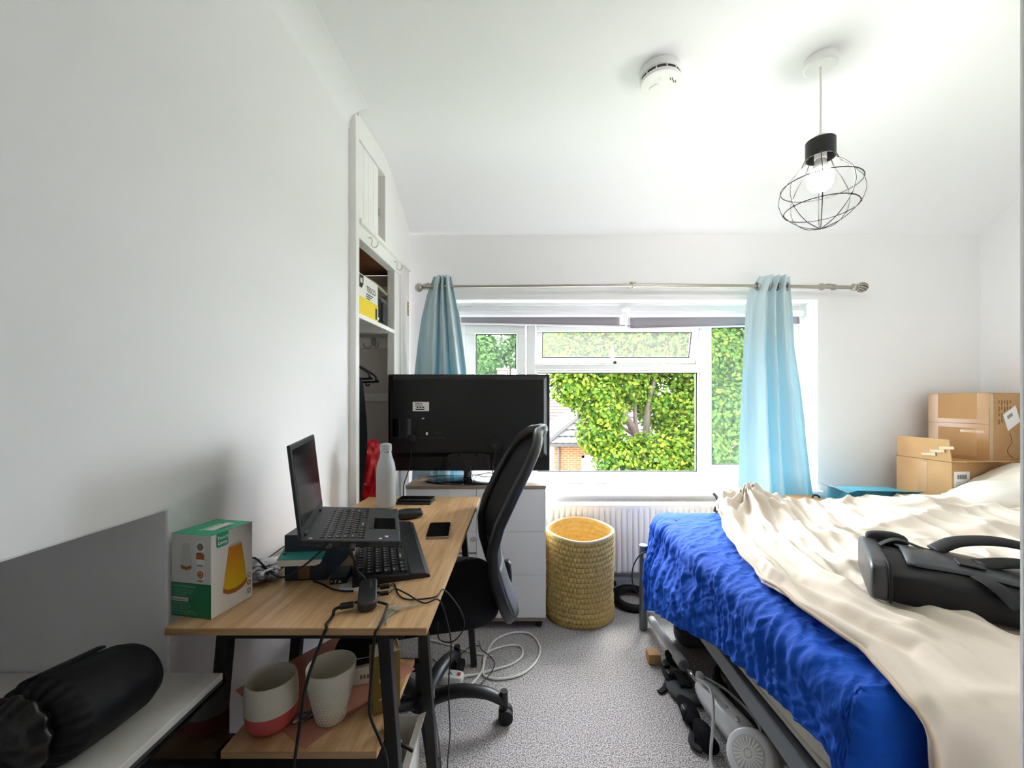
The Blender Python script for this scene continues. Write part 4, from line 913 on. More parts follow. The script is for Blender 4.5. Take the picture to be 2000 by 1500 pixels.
# ---- things on the low shelf of the desk
Zs = SZ
bd = MB().add([(x + .008, y, Zs + z) for z in (.0002, .0028) for (x, y) in ((-.449, .842), (-.71, 1.012), (-.549, 1.262), (-.288, 1.092))], [(0, 1, 2, 3), (4, 7, 6, 5), (0, 4, 5, 1), (1, 5, 6, 2), (2, 6, 7, 3), (3, 7, 4, 0)]).build('pink_folder', 'pink_board')
tag(bd, 'dusty pink card folder lying askew under the pots on the low shelf', 'folder')
Zp = Zs + .003
p1 = thing('plant_pot', 'empty round pot, cream above and coral pink below', 'pot', (-.548, .905, Zp))
MB().lathe([(.030, 0), (.042, .006), (.0485, .018), (.0515, .036), (.0522, .044)], n=44, cap1=False).build('coral_base', 'coral', p1, smooth=True)
MB().lathe([(.0522, .044), (.053, .07), (.0515, .092), (.0495, .104), (.0485, .106), (.047, .104), (.0485, .09), (.0495, .05), (.045, .02), (.02, .012)], n=44, cap0=False).build('cream_body', 'ceramic_cream', p1, smooth=True)
p2 = thing('plant_pot', 'tall tapered cream pot with embossed scale pattern', 'pot', (-.424, .922, Zp))
prof = [(.026, 0), (.030, .002), (.0385, .035), (.0465, .075), (.0515, .108), (.0525, .120), (.0515, .1225), (.0500, .120), (.0485, .10), (.043, .07), (.034, .03), (.02, .01)]
MB().lathe(prof, n=44).build('body', 'ceramic_cream', p2, smooth=True)
sm = MB()
for j in range(13):
    z = .008 + j * .0070; r_ = interp(z, [0, .002, .035, .075, .108], [.026, .030, .0385, .0465, .0515]); nn = 34
    for k in range(nn):
        a_ = 2 * pi * (k + .5 * (j % 2)) / nn; c_ = Vector((r_ * cos(a_), r_ * sin(a_), z)); t_ = Vector((-sin(a_), cos(a_), 0)); o_ = Vector((cos(a_), sin(a_), 0)); w = r_ * pi / nn * .8
        sm.add([c_ - t_ * w, c_ - Vector((0, 0, .003)) + o_ * .0011, c_ + t_ * w, c_ + Vector((0, 0, .003)) + o_ * .0002], [(0, 1, 2, 3)])
sm.build('embossed_scales', 'ceramic_cream', p2, kind='stuff')
wr = thing('sweet_wrapper', 'crumpled silver lilac wrapper between the two pots', 'wrapper', (-.483, .915, Zp))
MB().rbox(-.010, .010, -.028, .034, 0, .016, 2.4, 30, 16, wob=lambda p, q: p + Vector((q.x, q.y * .4, q.z)) * .9 * nz(p.x * 90, p.y * 60, p.z * 90)).tf(Matrix.Rotation(rad(-35), 4, 'Z')).build('wrapper', 'silver_foil', wr)
gb = thing('olive_carton', 'upright olive gold carton with open flap behind the desk leg', 'box', (-.318, .965, Zp), rad(30))
MB().box(-.030, .030, -.026, .030, 0, .132).build('carton', 'olive_gold', gb, bevel=.0008)
MB().add([(.030, -.026, .132), (.030, .030, .132), (.022, .030, .158), (.022, -.026, .158)], [(0, 1, 2, 3)]).build('open_flap', 'cream_card', gb, solid=.0008)
MB().add([(-.030, -.026, .132), (.030, -.026, .132), (.028, -.010, .150), (-.028, -.010, .150)], [(0, 1, 2, 3)]).build('open_flap', 'cream_card', gb, solid=.0008)
for k in range(3): plate('white_mark', (.0301, -.015, .012 + .022 * k), (0, 1, 0), (0, 0, 1), .01, .012, 'label_white', gb)
for k in range(8): plate('print_line', (.0301, -.018, .082 + .0045 * k), (0, 1, 0), (0, 0, 1), .036, .0016, 'cream_card', gb)
for k, z in enumerate((.105, .075, .07, .03)): plate('print_line', (-.018, -.0261, z), (1, 0, 0), (0, 0, 1), .03, .003, 'cream_card', gb)
wb = thing('white_carton', 'flat white carton with purple print on the low shelf', 'box', (-.40, 1.075, Zp), rad(14))
MB().box(-.085, .075, -.045, .035, 0, .042).build('carton', 'box_white', wb, bevel=.0008)
plate('purple_block', (.018, -.0451, .014), (1, 0, 0), (0, 0, 1), .006, .015, 'purple_ink', wb)
for k in range(3): plate('print_line', (.028, -.0451, .029 - .007 * k), (1, 0, 0), (0, 0, 1), .03 - .004 * k, .003, 'ink', wb)
for k in range(3): plate('print_line', (-.012 + .008 * k, -.0451, .014), (1, 0, 0), (0, 0, 1), .005, .010, 'ink_faint', wb)
bk = thing('black_pouch', 'black soft pouch lying on the flat white carton', 'pouch', (-.405, 1.085, Zp + .042), rad(20))
MB().rbox(-.075, .06, -.055, .06, 0, .04, 4, 26, 14, wob=lambda p, q: p + q * .1 * nz(p.x * 20, p.y * 20, p.z * 20)).build('body', 'cloth_dark', bk, smooth=True)
MB().tube([(-.06, -.054, .024), (0, -.057, .026), (.05, -.054, .024)], .0015, 5, 4).build('zip', 'chrome', bk)
# low tray
tr = thing('white_tray', 'white open cardboard tray of odds and ends beneath the low shelf', 'box', (-.362, 1.025, LZ), rad(0))
for (x0, x1, y0, y1) in ((-.10, .085, -.112, -.109), (-.10, .085, .109, .112), (-.10, -.097, -.112, .112), (.082, .085, -.112, .112)): MB().box(x0, x1, y0, y1, 0, .165).build('side', 'box_white', tr)
MB().box(-.1, .085, -.112, .112, 0, .003).build('bottom', 'box_white', tr)
MB().add([(.085, -.112, .165), (.085, .112, .165), (.102, .112, .172), (.102, -.112, .172)], [(0, 1, 2, 3)]).build('open_flap', 'box_white', tr, solid=.001)
b3 = thing('manual_booklet', 'olive and white booklets standing in the white tray', 'booklet', (-.358, 1.01, LZ + .003))
for k in range(4): MB().box(-.06 + .03 * k, -.045 + .03 * k, -.07, .08, 0, .12 + .012 * (k % 2)).build('booklet', ['olive_gold', 'box_white', 'ink_brown', 'paper'][k], b3, bevel=.001)
cable('usb_lead', 'black usb lead hanging in the white tray', [P(770, 1425, 1.0), P(778, 1438, 1.0), P(777, 1455, 1.0), P(783, 1470, .99), P(781, 1490, .99)], .002, plug=(P(782, 1484, .99), P(784, 1500, .99), .010, .006))
cable('power_lead', 'short thick black lead end poking out of the white tray', [P(776, 1453, .97), P(792, 1458, .97), P(806, 1467, .97)], .0042)

# ============================================================ CABINET, BOLSTER (left)
cb_ = thing('low_cabinet', 'low cabinet with white top and glossy black front in the wall recess', 'cabinet', (-.93, .70, 0))
MB().box(-1.25, -.640, .515, .868, .0, .600).build('carcass', 'cabinet_white', cb_, world=True, bevel=.002)
MB().box(-1.255, -.630, .510, .870, .600, .620).build('top_panel', 'cabinet_white', cb_, world=True, bevel=.002)
MB().box(-.640, -.616, .515, .874, .04, .606).build('door', 'gloss_black', cb_, world=True, bevel=.006, seg=3)
MB().box(-1.24, -.65, .52, .86, .0, .04).build('plinth', 'black_metal', cb_, world=True)
bo = thing('bolster_cushion', 'plump black bolster with gathered leather end lying on the low cabinet', 'cushion', (-.82, .66, .620))
A0, A1 = Vector((-.748, .655, .622 + .068)), Vector((-.738, .757, .622 + .060)); ax = (A1 - A0).normalized(); sd = ax.cross(Vector((0, 0, 1))).normalized(); up = sd.cross(ax)
Lb = (A1 - A0).length
def bol(u, v):
    a_ = 2 * pi * u; s_ = v * (Lb + .08) - .04
    r_ = interp(v, [0, .03, .09, .18, .5, .8, .9, .96, .99, 1], [.045, .060, .072, .078, .076, .070, .062, .046, .025, 0.0])
    r_ *= 1 + .05 * sin(22 * a_) * (1 - sstep(.06, .22, v)) + .02 * nz(cos(a_) * 2, sin(a_) * 2, v * 5)
    q = A0 + ax * s_ + (sd * cos(a_) * 1.05 + up * sin(a_) * .86) * r_
    q.z = max(q.z, .6215); return q
MB().grid(bol, 132, 60, True).build('body', 'bolster', bo, world=True, smooth=True)
def knot(u, v):
    a_ = 2 * pi * u; r_ = interp(v, [0, .15, .5, .8, 1], [0, .05, .062, .05, .042]) * (1 + .045 * sin(13 * a_))
    q = A0 + ax * (-.075 + .055 * v) + (sd * cos(a_) + up * sin(a_)) * r_; q.z = max(q.z, .6215); return q
MB().grid(knot, 80, 16, True).build('gathered_end', 'bolster_leather', bo, world=True, smooth=True)
MB().grid(lambda u, v: A0 + ax * (-.01 + .10 * u) + (up * cos(.75 - .5 * v) * .86 - sd * 1.05 * sin(.75 - .5 * v)) * (.079 + .010 * v * (1 - v)), 14, 6).build('flap', 'bolster', bo, world=True, smooth=True, solid=.004)
tg = thing('grey_garment', 'slate grey folded cloth at the gathered end of the bolster', 'cloth', (-.92, .54, .62))
MB().rbox(-.90, -.755, .50 + .014, .575, .621, .685, 3, 30, 16, wob=lambda p, q: p + q * .08 * nz(p.x * 25, p.y * 25, p.z * 25)).build('cloth', 'slate_cloth', tg, world=True, smooth=True)

# ============================================================ CHEST OF DRAWERS + TELEVISION
CX0, CX1, CY0, CY1 = -.594, .138, 2.135, 2.43
ch = thing('chest_of_drawers', 'white chest of drawers with grey-oak top on castors under the window', 'chest', ((CX0 + CX1) / 2, (CY0 + CY1) / 2, 0))
MB().box(CX0, CX1, CY0 - .004, CY1, .735, .751).build('top_panel', 'oak_grey', ch, world=True, bevel=.001)
MB().box(CX0 + .004, CX1 - .004, CY0 + .018, CY1, .058, .735).build('carcass', 'chest_white', ch, world=True)
MB().box(CX0, CX1, CY0 - .002, CY1, .044, .058).build('bottom_panel', 'oak_grey', ch, world=True, bevel=.001)
cz_ = [.060, .284, .509, .733]; mid = -.225
for i in range(3):
    MB().box(mid + .0015, CX1 - .002, CY0, CY0 + .018, cz_[i] + .001, cz_[i + 1] - .001).build('drawer_front', 'chest_white', ch, world=True, bevel=.0012)
    h = (cz_[i + 1] - cz_[i]) / 2
    for j in range(2):
        d = MB().box(CX0 + .002, mid - .0015, CY0, CY0 + .018, cz_[i] + h * j + (.001 if j == 0 else .006), cz_[i] + h * (j + 1) - (.006 if j == 0 else .001)).build('drawer_front', 'chest_white', ch, world=True, bevel=.0012)
    MB().box(CX0 + .002, mid - .0015, CY0 + .002, CY0 + .02, cz_[i] + h - .0055, cz_[i] + h + .0055).build('grip_strip', 'oak_grey', ch, world=True)
plate('scuff_mark', (-.262, CY0 - .0001, .455), (1, 0, 0), (0, 0, 1), .05, .03, 'smudge', ch, t=.0002, world=True, poly=[(.002, .01), (.012, 0), (.03, .004), (.044, .012), (.04, .026), (.02, .03), (.006, .024)])
for x in (CX0 + .06, CX1 - .035):
    for y in (CY0 + .04, CY1 - .05):
        MB().cyl((x - .014, y, .022), (x + .014, y, .022), .022, n=18).box(x - .016, x + .016, y - .012, y + .012, .024, .045).build('castor', 'dark_rubber', ch, world=True, bevel=.002)
TY = 2.255      # its left end reaches into the open cupboard doorway
tv = thing('television', 'black flat television seen from behind, standing on the chest of drawers', 'television', (P(914, 930, TY).x, TY, .751))
tx0, tx1, tz0_, tz1_ = P(757, 0, TY).x, P(1074, 0, TY).x, P(0, 920, TY).z, P(0, 731, TY).z
MB().box(tx0, tx1, TY + .005, TY + .045, tz0_, tz1_).build('bezel', 'tv_black', tv, world=True, bevel=.006, seg=3)
MB().box(tx0 + .02, tx1 - .02, TY + .0445, TY + .046, tz0_ + .02, tz1_ - .02).build('screen', 'gloss_black', tv, world=True)
zs = P(0, 883, TY).z; zb_ = P(0, 892, TY).z
bulge = [(tx0 + .012, TY + .006), (tx0 + .035, TY - .022), (tx1 - .035, TY - .022), (tx1 - .012, TY + .006)]
bk_ = MB(); vs = []
for (z, k) in ((zb_, .3), (zs, 1), (tz1_ - .03, 1), (tz1_ - .008, .25)):
    vs += [Vector((x, TY + .006 + (y - TY - .006) * k, z)) for x, y in bulge]
bk_.add(vs, [(r * 4 + i, r * 4 + i + 1, (r + 1) * 4 + i + 1, (r + 1) * 4 + i) for r in range(3) for i in range(3)] + [(0, 4, 8, 12, 15, 11, 7, 3)]).build('back_cover', 'tv_black', tv, world=True, bevel=.003)
yb = TY - .0225
def tvp(px, py): p = P(px, py, TY - .022); return p
def tvbox(name, px0, px1, py0, py1, y0, y1, mat, par=tv, bev=0):
    a_, c_ = tvp(px0, py1), tvp(px1, py0); return MB().box(a_.x, c_.x, y0, y1, a_.z, c_.z).build(name, mat, par, world=True, bevel=bev)
tvbox('rating_label', 806, 838, 785, 803, yb - .0006, yb + .001, 'label_white')
a_ = tvp(811, 789); text_part('lettering', 'SAMSUNG', .0085, (a_.x, yb - .0008, a_.z), (1, 0, 0), (0, 0, 1), 'ink', tv, bold=.0004, world=True)
for k in range(3): tvbox('printed_icon', 814 + 5.5 * k, 817.5 + 5.5 * k, 794.3, 797.4, yb - .0009, yb, 'ink')
tvbox('barcode', 812, 829, 798.5, 801, yb - .0009, yb, 'ink')
for k in range(3): tvbox('print_line', 811, 826, 790.5 + k * 1.4, 791.2 + k * 1.4, yb - .0009, yb, 'ink_faint')
m = MB()
for k in range(90):
    if 38 < k < 41 or 58 < k < 61: continue
    p = tvp(824 + k * 1.6, 741); m.box(p.x, p.x + .0024, TY - .024, TY - .015, p.z - .006, p.z + .006)
m.build('vent_slots', 'dark_rubber', tv, world=True, kind='stuff')
fr_ = tvbox('socket_bay', 765, 803, 818, 855, yb - .001, yb, 'gloss_black')
for (x0, x1, y0, y1) in ((764, 766, 817, 856), (779, 781, 818, 855), (764, 868, 854, 856)): tvbox('bay_rib', x0, x1, y0, y1, yb - .004, yb, 'chair_frame', bev=.001)
tvbox('power_recess', 955, 982, 857, 881, yb - .0012, yb, 'gloss_black'); tvbox('power_socket', 960, 970, 867, 876, yb - .006, yb, 'dark_rubber', bev=.001)
tvbox('aerial_socket', 832, 837, 844, 850, yb - .010, yb, 'chrome', bev=.002); tvbox('port', 847, 860, 845, 847, yb - .002, yb, 'chair_frame'); tvbox('port', 824, 829, 816, 819, yb - .003, yb, 'brushed_nickel', bev=.001)
for (x, y) in ((878, 778), (911, 781), (945, 779), (878, 847), (946, 847), (775, 917), (950, 905)):
    p = tvp(x, y); MB().cyl((p.x, yb - .002, p.z), (p.x, yb + .002, p.z), .004, n=10).build('screw', 'dark_rubber', tv, world=True)
a_, c_ = tvp(874, 920), tvp(956, 885)
sp = MB().add([(a_.x, yb - .012, c_.z - .012), (a_.x + .03, yb - .012, c_.z), (c_.x - .03, yb - .012, c_.z), (c_.x, yb - .012, c_.z - .012), (c_.x, yb - .012, a_.z + .006), (a_.x, yb - .012, a_.z + .006)] + [(a_.x, TY + .02, c_.z - .012), (a_.x + .03, TY + .02, c_.z), (c_.x - .03, TY + .02, c_.z), (c_.x, TY + .02, c_.z - .012), (c_.x, TY + .02, a_.z + .006), (a_.x, TY + .02, a_.z + .006)],
    [(0, 1, 2, 3, 4, 5), (11, 10, 9, 8, 7, 6)] + [(i, (i + 1) % 6, 6 + (i + 1) % 6, 6 + i) for i in range(6)]).build('stand_plate', 'black_plastic', tv, world=True, bevel=.002)
for (x, y) in ((897, 888), (931, 888), (879, 906), (949, 906)):
    p = tvp(x, y); MB().cyl((p.x, yb - .015, p.z), (p.x, yb - .010, p.z), .0045, n=10).build('screw', 'gloss_black', sp, world=True)
tvbox('stand_bracket', 906, 920, 899, 920, yb - .020, yb - .010, 'chair_frame', bev=.001)
cx_ = tvp(913, 0).x
MB().tube([(cx_, TY, .835), (cx_, TY, .775), (cx_, TY - .005, .757)], (lambda t: .021 + .018 * t * t), 20, 4).build('stand_neck', 'gloss_black', tv, world=True, smooth=True)
MB().lathe([(.23, 0), (.236, .004), (.232, .009), (.12, .015), (.05, .018)], (cx_ + .0, TY, .7512), 56, 1, .52).build('stand_base', 'gloss_black', tv, world=True, smooth=True, sharp=50)
cable('aerial_cable', 'black aerial lead with round plug hanging down the back of the television', [P(813, 820, 2.228), P(810, 833, 2.222), P(805, 850, 2.219), P(803, 870, 2.219), P(801, 905, 2.215), P(795, 928, 2.18), P(789, 946, 2.16), P(788, 970, 2.155), P(788, 1010, 2.15)], .0028)
q = P(804, 857, 2.2135); tag(MB().rbox(q.x - .024, q.x + .024, q.y - .011, q.y + .011, q.z - .024, q.z + .024, 2.4, 24, 14).build('cable_booster', 'dark_rubber', smooth=True), 'round black booster disc on the aerial lead behind the television', 'booster')
cable('power_cable', 'black power cable looping from the television socket to the chest top', [P(965, 872, 2.222), P(967, 885, 2.212), P(963, 905, 2.206), P(962, 924, 2.207), Vector((-.150, 2.255, .790)), Vector((-.175, 2.32, .785)), Vector((-.235, 2.385, .762)), Vector((-.33, 2.395, .7555)), Vector((-.44, 2.385, .7555)), Vector((-.53, 2.345, .7555)), Vector((-.565, 2.29, .7555))], .003)

# ============================================================ OFFICE CHAIR
chx = thing('office_chair', 'black office chair with tall mesh back tucked against the desk', 'chair', (-.358, 1.515, 0), rad(10))
def seat(p, q):
    return p - Vector((0, 0, .018 * sstep(.12, -.26, p.x) + .0 * p.y))
MB().rbox(-.235, .27, -.245, .245, .445, .535, 4.5, 44, 22, wob=seat).build('seat', 'chair_fabric', chx, smooth=True)
MB().rbox(-.15, .16, -.14, .14, .425, .452, 5, 24, 10).build('seat_pan', 'black_plastic', chx, smooth=True)
bz = [.425, .46, .53, .62, .70, .78, .88, .98, 1.04, 1.075]
bx_ = [.338, .328, .300, .274, .270, .292, .340, .395, .432, .455]
bw = [.120, .175, .205, .212, .214, .216, .216, .202, .165, .07]
def backp(s, t):            # s across -1..1, t up 0..1
    z = bz[0] + (bz[-1] - bz[0]) * t; x = interp(z, bz, bx_); w = interp(z, bz, bw)
    return Vector((x - .05 * (1 - s * s) * 0 + .035 * s * s * -1, s * w, z))
MB().grid(lambda u, v: backp(2 * u - 1, .02 + .96 * v) + Vector((.006, 0, 0)), 24, 40).build('back_mesh', 'chair_mesh', chx, smooth=True, solid=.006)
loop = [backp(-1, t / 24) for t in range(25)] + [backp(-1 + 2 * t / 8, 1) + Vector((0, 0, .012 * sin(pi * t / 8))) for t in range(1, 8)] + [backp(1, 1 - t / 24) for t in range(25)] + [backp(1 - 2 * t / 8, 0) - Vector((0, 0, .018 * sin(pi * t / 8))) for t in range(1, 8)]
MB().tube(loop, .019, 10, 2, closed=True).build('back_frame', 'chair_frame', chx, smooth=True)
def lumb(u, v):
    s = (2 * u - 1) * .93; t = .01 + .30 * v; return backp(s, t) + Vector((.018, 0, 0))
MB().grid(lumb, 20, 14).build('lumbar_pad', 'chair_backing', chx, smooth=True, solid=.012)
MB().tube([(.02, 0, .425), (.20, 0, .42), (.31, 0, .47), (.315, 0, .58)], .022, 10, flat=.6).build('back_support', 'black_plastic', chx, smooth=True)
MB().cyl((0, 0, .20), (0, 0, .43), .018, n=20).build('gas_lift', 'black_metal', chx, smooth=True, sharp=40)
MB().cyl((0, 0, .085), (0, 0, .23), .030, .026, n=20).build('lift_sleeve', 'black_plastic', chx, smooth=True, sharp=40)
MB().lathe([(.03, .07), (.052, .075), (.055, .115), (.035, .13)], n=28).build('hub', 'black_plastic', chx, smooth=True, sharp=50)
for k in range(5):
    th = rad(-8 + 72 * k); d = Vector((cos(th), sin(th), 0))
    MB().tube([d * .03 + Vector((0, 0, .095)), d * .12 + Vector((0, 0, .118)), d * .22 + Vector((0, 0, .112)), d * .285 + Vector((0, 0, .085)), d * .302 + Vector((0, 0, .068))], (lambda t: .031 - .012 * t), 12, 6, flat=.8).build('star_arm', 'black_plastic', chx, smooth=True)
    s_ = Vector((-d.y, d.x, 0)); c_ = d * .300
    cs = MB().cyl(c_ + Vector((0, 0, .052)), c_ + Vector((0, 0, .115)), .016, .014, n=16)
    cs.build('castor_stem', 'black_plastic', chx, smooth=True, sharp=40)
    o_ = c_ + d * .006 + Vector((0, 0, .0275)); w_ = MB().cyl(o_ - s_ * .024, o_ - s_ * .004, .027, n=20).cyl(o_ + s_ * .004, o_ + s_ * .024, .027, n=20)
    w_.build('castor_wheel', 'dark_rubber', chx, smooth=True, sharp=40)
MB().tube([(-.0, -.12, .43), (.02, -.24, .425), (.03, -.29, .42)], .007, 8).build('tilt_lever', 'black_metal', chx, smooth=True)

# ============================================================ WOVEN BASKET
bs = thing('woven_basket', 'tall straw-coloured woven basket standing by the radiator', 'basket', (.3345, 2.281, 0))
NR = 17; rim = []
def brad(t): return interp(t, [0, .06, .3, .6, .85, 1], [.172, .183, .178, .180, .184, .182])
def basket_z(t, a): return .475 * t + .016 * t * sin(a) - .005 * sin(3 * a) * t
NP = 56
for j in range(NR):
    def coil(u, v, j=j):
        a = 2 * pi * u; t = (j + v) / NR; r = brad(t)
        tip = .0085 * sin(pi * v) ** .6 * (.5 + .5 * abs(cos(NP * a / 2 + (j % 2) * pi / 2)) ** .5) - .005 * (abs(sin(NP * a / 2 + (j % 2) * pi / 2)) > .97)
        r += tip + .004 * nz(cos(a) * 3, sin(a) * 3, j * .7)
        return Vector((r * cos(a), r * .86 * sin(a), basket_z(t, a)))
    MB().grid(coil, NP * 6, 5, True).build('woven_coil', 'wicker', bs, smooth=True)
sm = MB()
for j in range(NR + 1):
    t = j / NR
    for k in range(NP):
        a = 2 * pi * (k + .25) / NP; a2 = a + .055; r = brad(t) + .0045
        if j in (4, 5, 6, 9, 10) or random.random() < .55:
            sm.tube([(r * cos(a), r * .86 * sin(a), basket_z(t, a) - .003), (r * cos(a2), r * .86 * sin(a2), basket_z(t, a2) + .003)], .0019, 4, 0)
sm.build('stitches', 'wicker_stitch', bs, kind='stuff')
MB().grid(lambda u, v: Vector(((brad(v) - .004 - .003 * abs(sin(NR * pi * v))) * cos(2 * pi * u), (brad(v) - .004 - .003 * abs(sin(NR * pi * v))) * .86 * sin(2 * pi * u), max(.004, basket_z(v, 2 * pi * u)))), 96, 68, True).build('lining', 'wicker', bs, smooth=True)
MB().lathe([(.176, .001), (.176, .006)], n=48, sy=.86).build('base', 'wicker', bs)
MB().tube([(brad(1) * cos(2 * pi * k / 48), brad(1) * .86 * sin(2 * pi * k / 48), basket_z(1, 2 * pi * k / 48) + .002) for k in range(48)], .0075, 10, 2, closed=True).build('rim', 'wicker_stitch', bs, smooth=True)

# ============================================================ FLOOR CLUTTER
def G(px, py, z=.006): return PZ(px, py, z)
ps = thing('power_strip', 'white extension socket strip on the carpet behind the desk leg', 'power strip', tuple(G(880, 1332, 0)), rad(-8))
MB().rbox(-.12, .055, -.028, .028, 0, .038, 6, 32, 14).build('body', 'cable_white', ps, smooth=True)
for x in (-.09, -.045, .0): MB().box(x - .002, x + .002, -.004, .006, .037, .0392).box(x - .010, x - .006, -.010, -.004, .037, .0392).box(x + .006, x + .010, -.010, -.004, .037, .0392).build('socket', 'dark_rubber', ps)
MB().rbox(.03, .045, -.010, .008, .034, .043, 4, 14, 8).build('switch', 'coral', ps, smooth=True)
cable('extension_cord', 'thick white extension cord coiled in loops on the carpet', [G(897, 1320, .02), G(928, 1318), G(965, 1308), G(1000, 1297), G(1020, 1280), G(1015, 1262), G(985, 1262), G(950, 1276), G(945, 1297), G(945, 1318), G(975, 1326), G(1020, 1316), G(1048, 1290), G(1054, 1262), G(1035, 1238), G(1000, 1236), G(965, 1252), G(948, 1285), G(940, 1312), G(920, 1338), G(905, 1352)], .0048, 'cable_white', n=8)
cable('extension_cord', 'white cord running under the desk towards the wall', [G(962, 1282), G(925, 1275), G(885, 1262), G(850, 1252), G(810, 1245)], .0045, 'cable_white', n=8)
cable('thin_cable', 'thin black cable squiggled across the white cord on the carpet', [G(935, 1252, .004), G(940, 1268, .015), G(955, 1280, .016), G(966, 1295, .015), G(960, 1312, .015), G(945, 1330, .010), G(925, 1350, .004)], .0022)
cable('thin_cable', 'thin black cable trailing from under the desk past the socket strip', [G(845, 1287), G(862, 1298), G(890, 1285, .006), G(920, 1262, .014), G(935, 1262, .014)], .002)
rg = thing('rubber_ring', 'black padded oval ring lying on the carpet between basket and bed post', 'ring', tuple(G(1235, 1175, 0)))
c_ = G(1236, 1168, .03)
def RR(a): return Vector((c_.x + .100 * cos(a), c_.y + .10 * sin(a), .028 + .012 * sin(a)))
MB().tube([RR(2 * pi * k / 24) for k in range(24)], .024, 14, 2, closed=True).build('padded_loop', 'bag_black', rg, world=True, smooth=True)
MB().tube([RR(2.6) + Vector((0, 0, .02)), RR(2.6) + Vector((-.045, -.01, .04)), RR(2.3) + Vector((-.02, .0, .05))], .018, 10, flat=.5).build('strap_stub', 'webbing', rg, world=True, smooth=True)
cable('thin_cable', 'black cable arching from the bed frame down to the padded ring', [P(1276, 1080, 2.125), P(1258, 1079, 2.108), P(1245, 1090, 2.11), P(1236, 1110, 2.13), P(1235, 1135, 2.15), P(1243, 1155, 2.2), G(1256, 1166, .05)], .0032)

# ============================================================ BED
BX0, BX1, BY0, BY1 = .665, 2.74, .80, 2.15
bed = thing('bed_frame', 'grey tubular metal bed frame with low foot rail', 'bed', ((BX0 + BX1) / 2, (BY0 + BY1) / 2, 0))
for (x, y, zt) in ((.648, 2.145, .432), (.700, .845, .345), (BX1, 2.145, .60), (BX1, .815, .60)):
    MB().cyl((x, y, 0), (x, y, zt), .021, n=24).build('post', 'bed_grey', bed, world=True, smooth=True, sharp=40)
    MB().cyl((x, y, zt), (x, y, zt + .006), .0205, n=24).build('post_cap', 'silver_paint', bed, world=True, smooth=True, sharp=40)
MB().beam((.652, 2.13, .388), (.672, 2.02, .386), .024, .030).build('foot_rail', 'silver_paint', bed, world=True, bevel=.006)
MB().beam((.716, 2.11, .318), (.674, .83, .318), .026, .060).build('angle_rail', 'bed_grey', bed, world=True, bevel=.003)
MB().beam((.725, 2.118, .320), (BX1, 2.118, .320), .03, .06).build('side_rail', 'bed_grey', bed, world=True, bevel=.003)
MB().beam((.69, .838, .320), (BX1, .838, .320), .03, .06).build('side_rail', 'bed_grey', bed, world=True, bevel=.003)
MB().beam((BX1, .83, .5), (BX1, 2.13, .5), .03, .05).build('head_rail', 'bed_grey', bed, world=True, bevel=.003)
for k in range(12):
    x = .78 + k * .165; MB().box(x, x + .07, .83, 2.13, .338, .350).build('slat', 'pale_wood', bed, world=True)
MB().cyl((1.70, 1.47, 0), (1.70, 1.47, .335), .018, n=16).build('centre_leg', 'bed_grey', bed, world=True)
mt = thing('mattress', 'cream quilted mattress with corded edge on the bed frame', 'mattress', (1.7, 1.475, .352))
MB().rbox(.684, 2.72, .815, 2.135, .353, .585, 14, 96, 28).build('body', 'mattress_cream', mt, world=True, smooth=True)
for z in (.366, .572):
    MB().tube([(cx_ + sx_ * .03 * cos(a_), cy_ + sy_ * .03 * sin(a_), z) for (cx_, cy_, sx_, sy_, aa) in ((.722, 2.097, -1, 1, (0, 1, 2, 3, 4)), (2.682, 2.097, 1, 1, (4, 3, 2, 1, 0)), (2.682, .853, 1, -1, (0, 1, 2, 3, 4)), (.722, .853, -1, -1, (4, 3, 2, 1, 0))) for a_ in [k * pi / 8 for k in aa]], .008, 8, 0, closed=True).build('piping', 'mattress_piping', mt, world=True, smooth=True)
# blue sheet draped over the foot end
st = thing('blue_sheet', 'royal blue creased sheet draped over the foot of the bed', 'sheet', (.70, 1.45, .30))
path = []
for k in range(8, 0, -1): path.append((Vector((.708 + .012 * k, 2.140, 0)), Vector((-.25, 1, 0)).normalized(), -.02 * k))
for k in range(0, 241): t = k / 240; path.append((Vector((.680 + .028 * (1 - sstep(0, .16, t)), 2.125 - 1.285 * t, 0)), Vector((-1, 0, 0)), t))
for k in range(1, 17): a_ = k / 16 * pi / 2; path.append((Vector((.680 + .02 * (1 - cos(a_)), .84 - .028 * sin(a_), 0)), Vector((-cos(a_), -sin(a_), 0)), 1 + .015 * k))
for k in range(1, 13): path.append((Vector((.700 + .013 * k, .812, 0)), Vector((0, -1, 0)), 1.24 + .015 * k))
NPth = len(path)
def hem(t): return interp(t, [-.3, -.05, 0, .10, .25, .45, .65, .85, .97, 1.05, 1.15, 1.25, 1.45], [.30, .20, .155, .20, .285, .355, .425, .465, .475, .40, .36, .30, .27])
NV = 120
def crease(a, b, seed, sharp):
    w = .8 * nz(a * .6, b * .6, seed + 5); r_ = max(0.0, ridge(a + w, b * .33 + w * .5, seed)); return r_ ** sharp
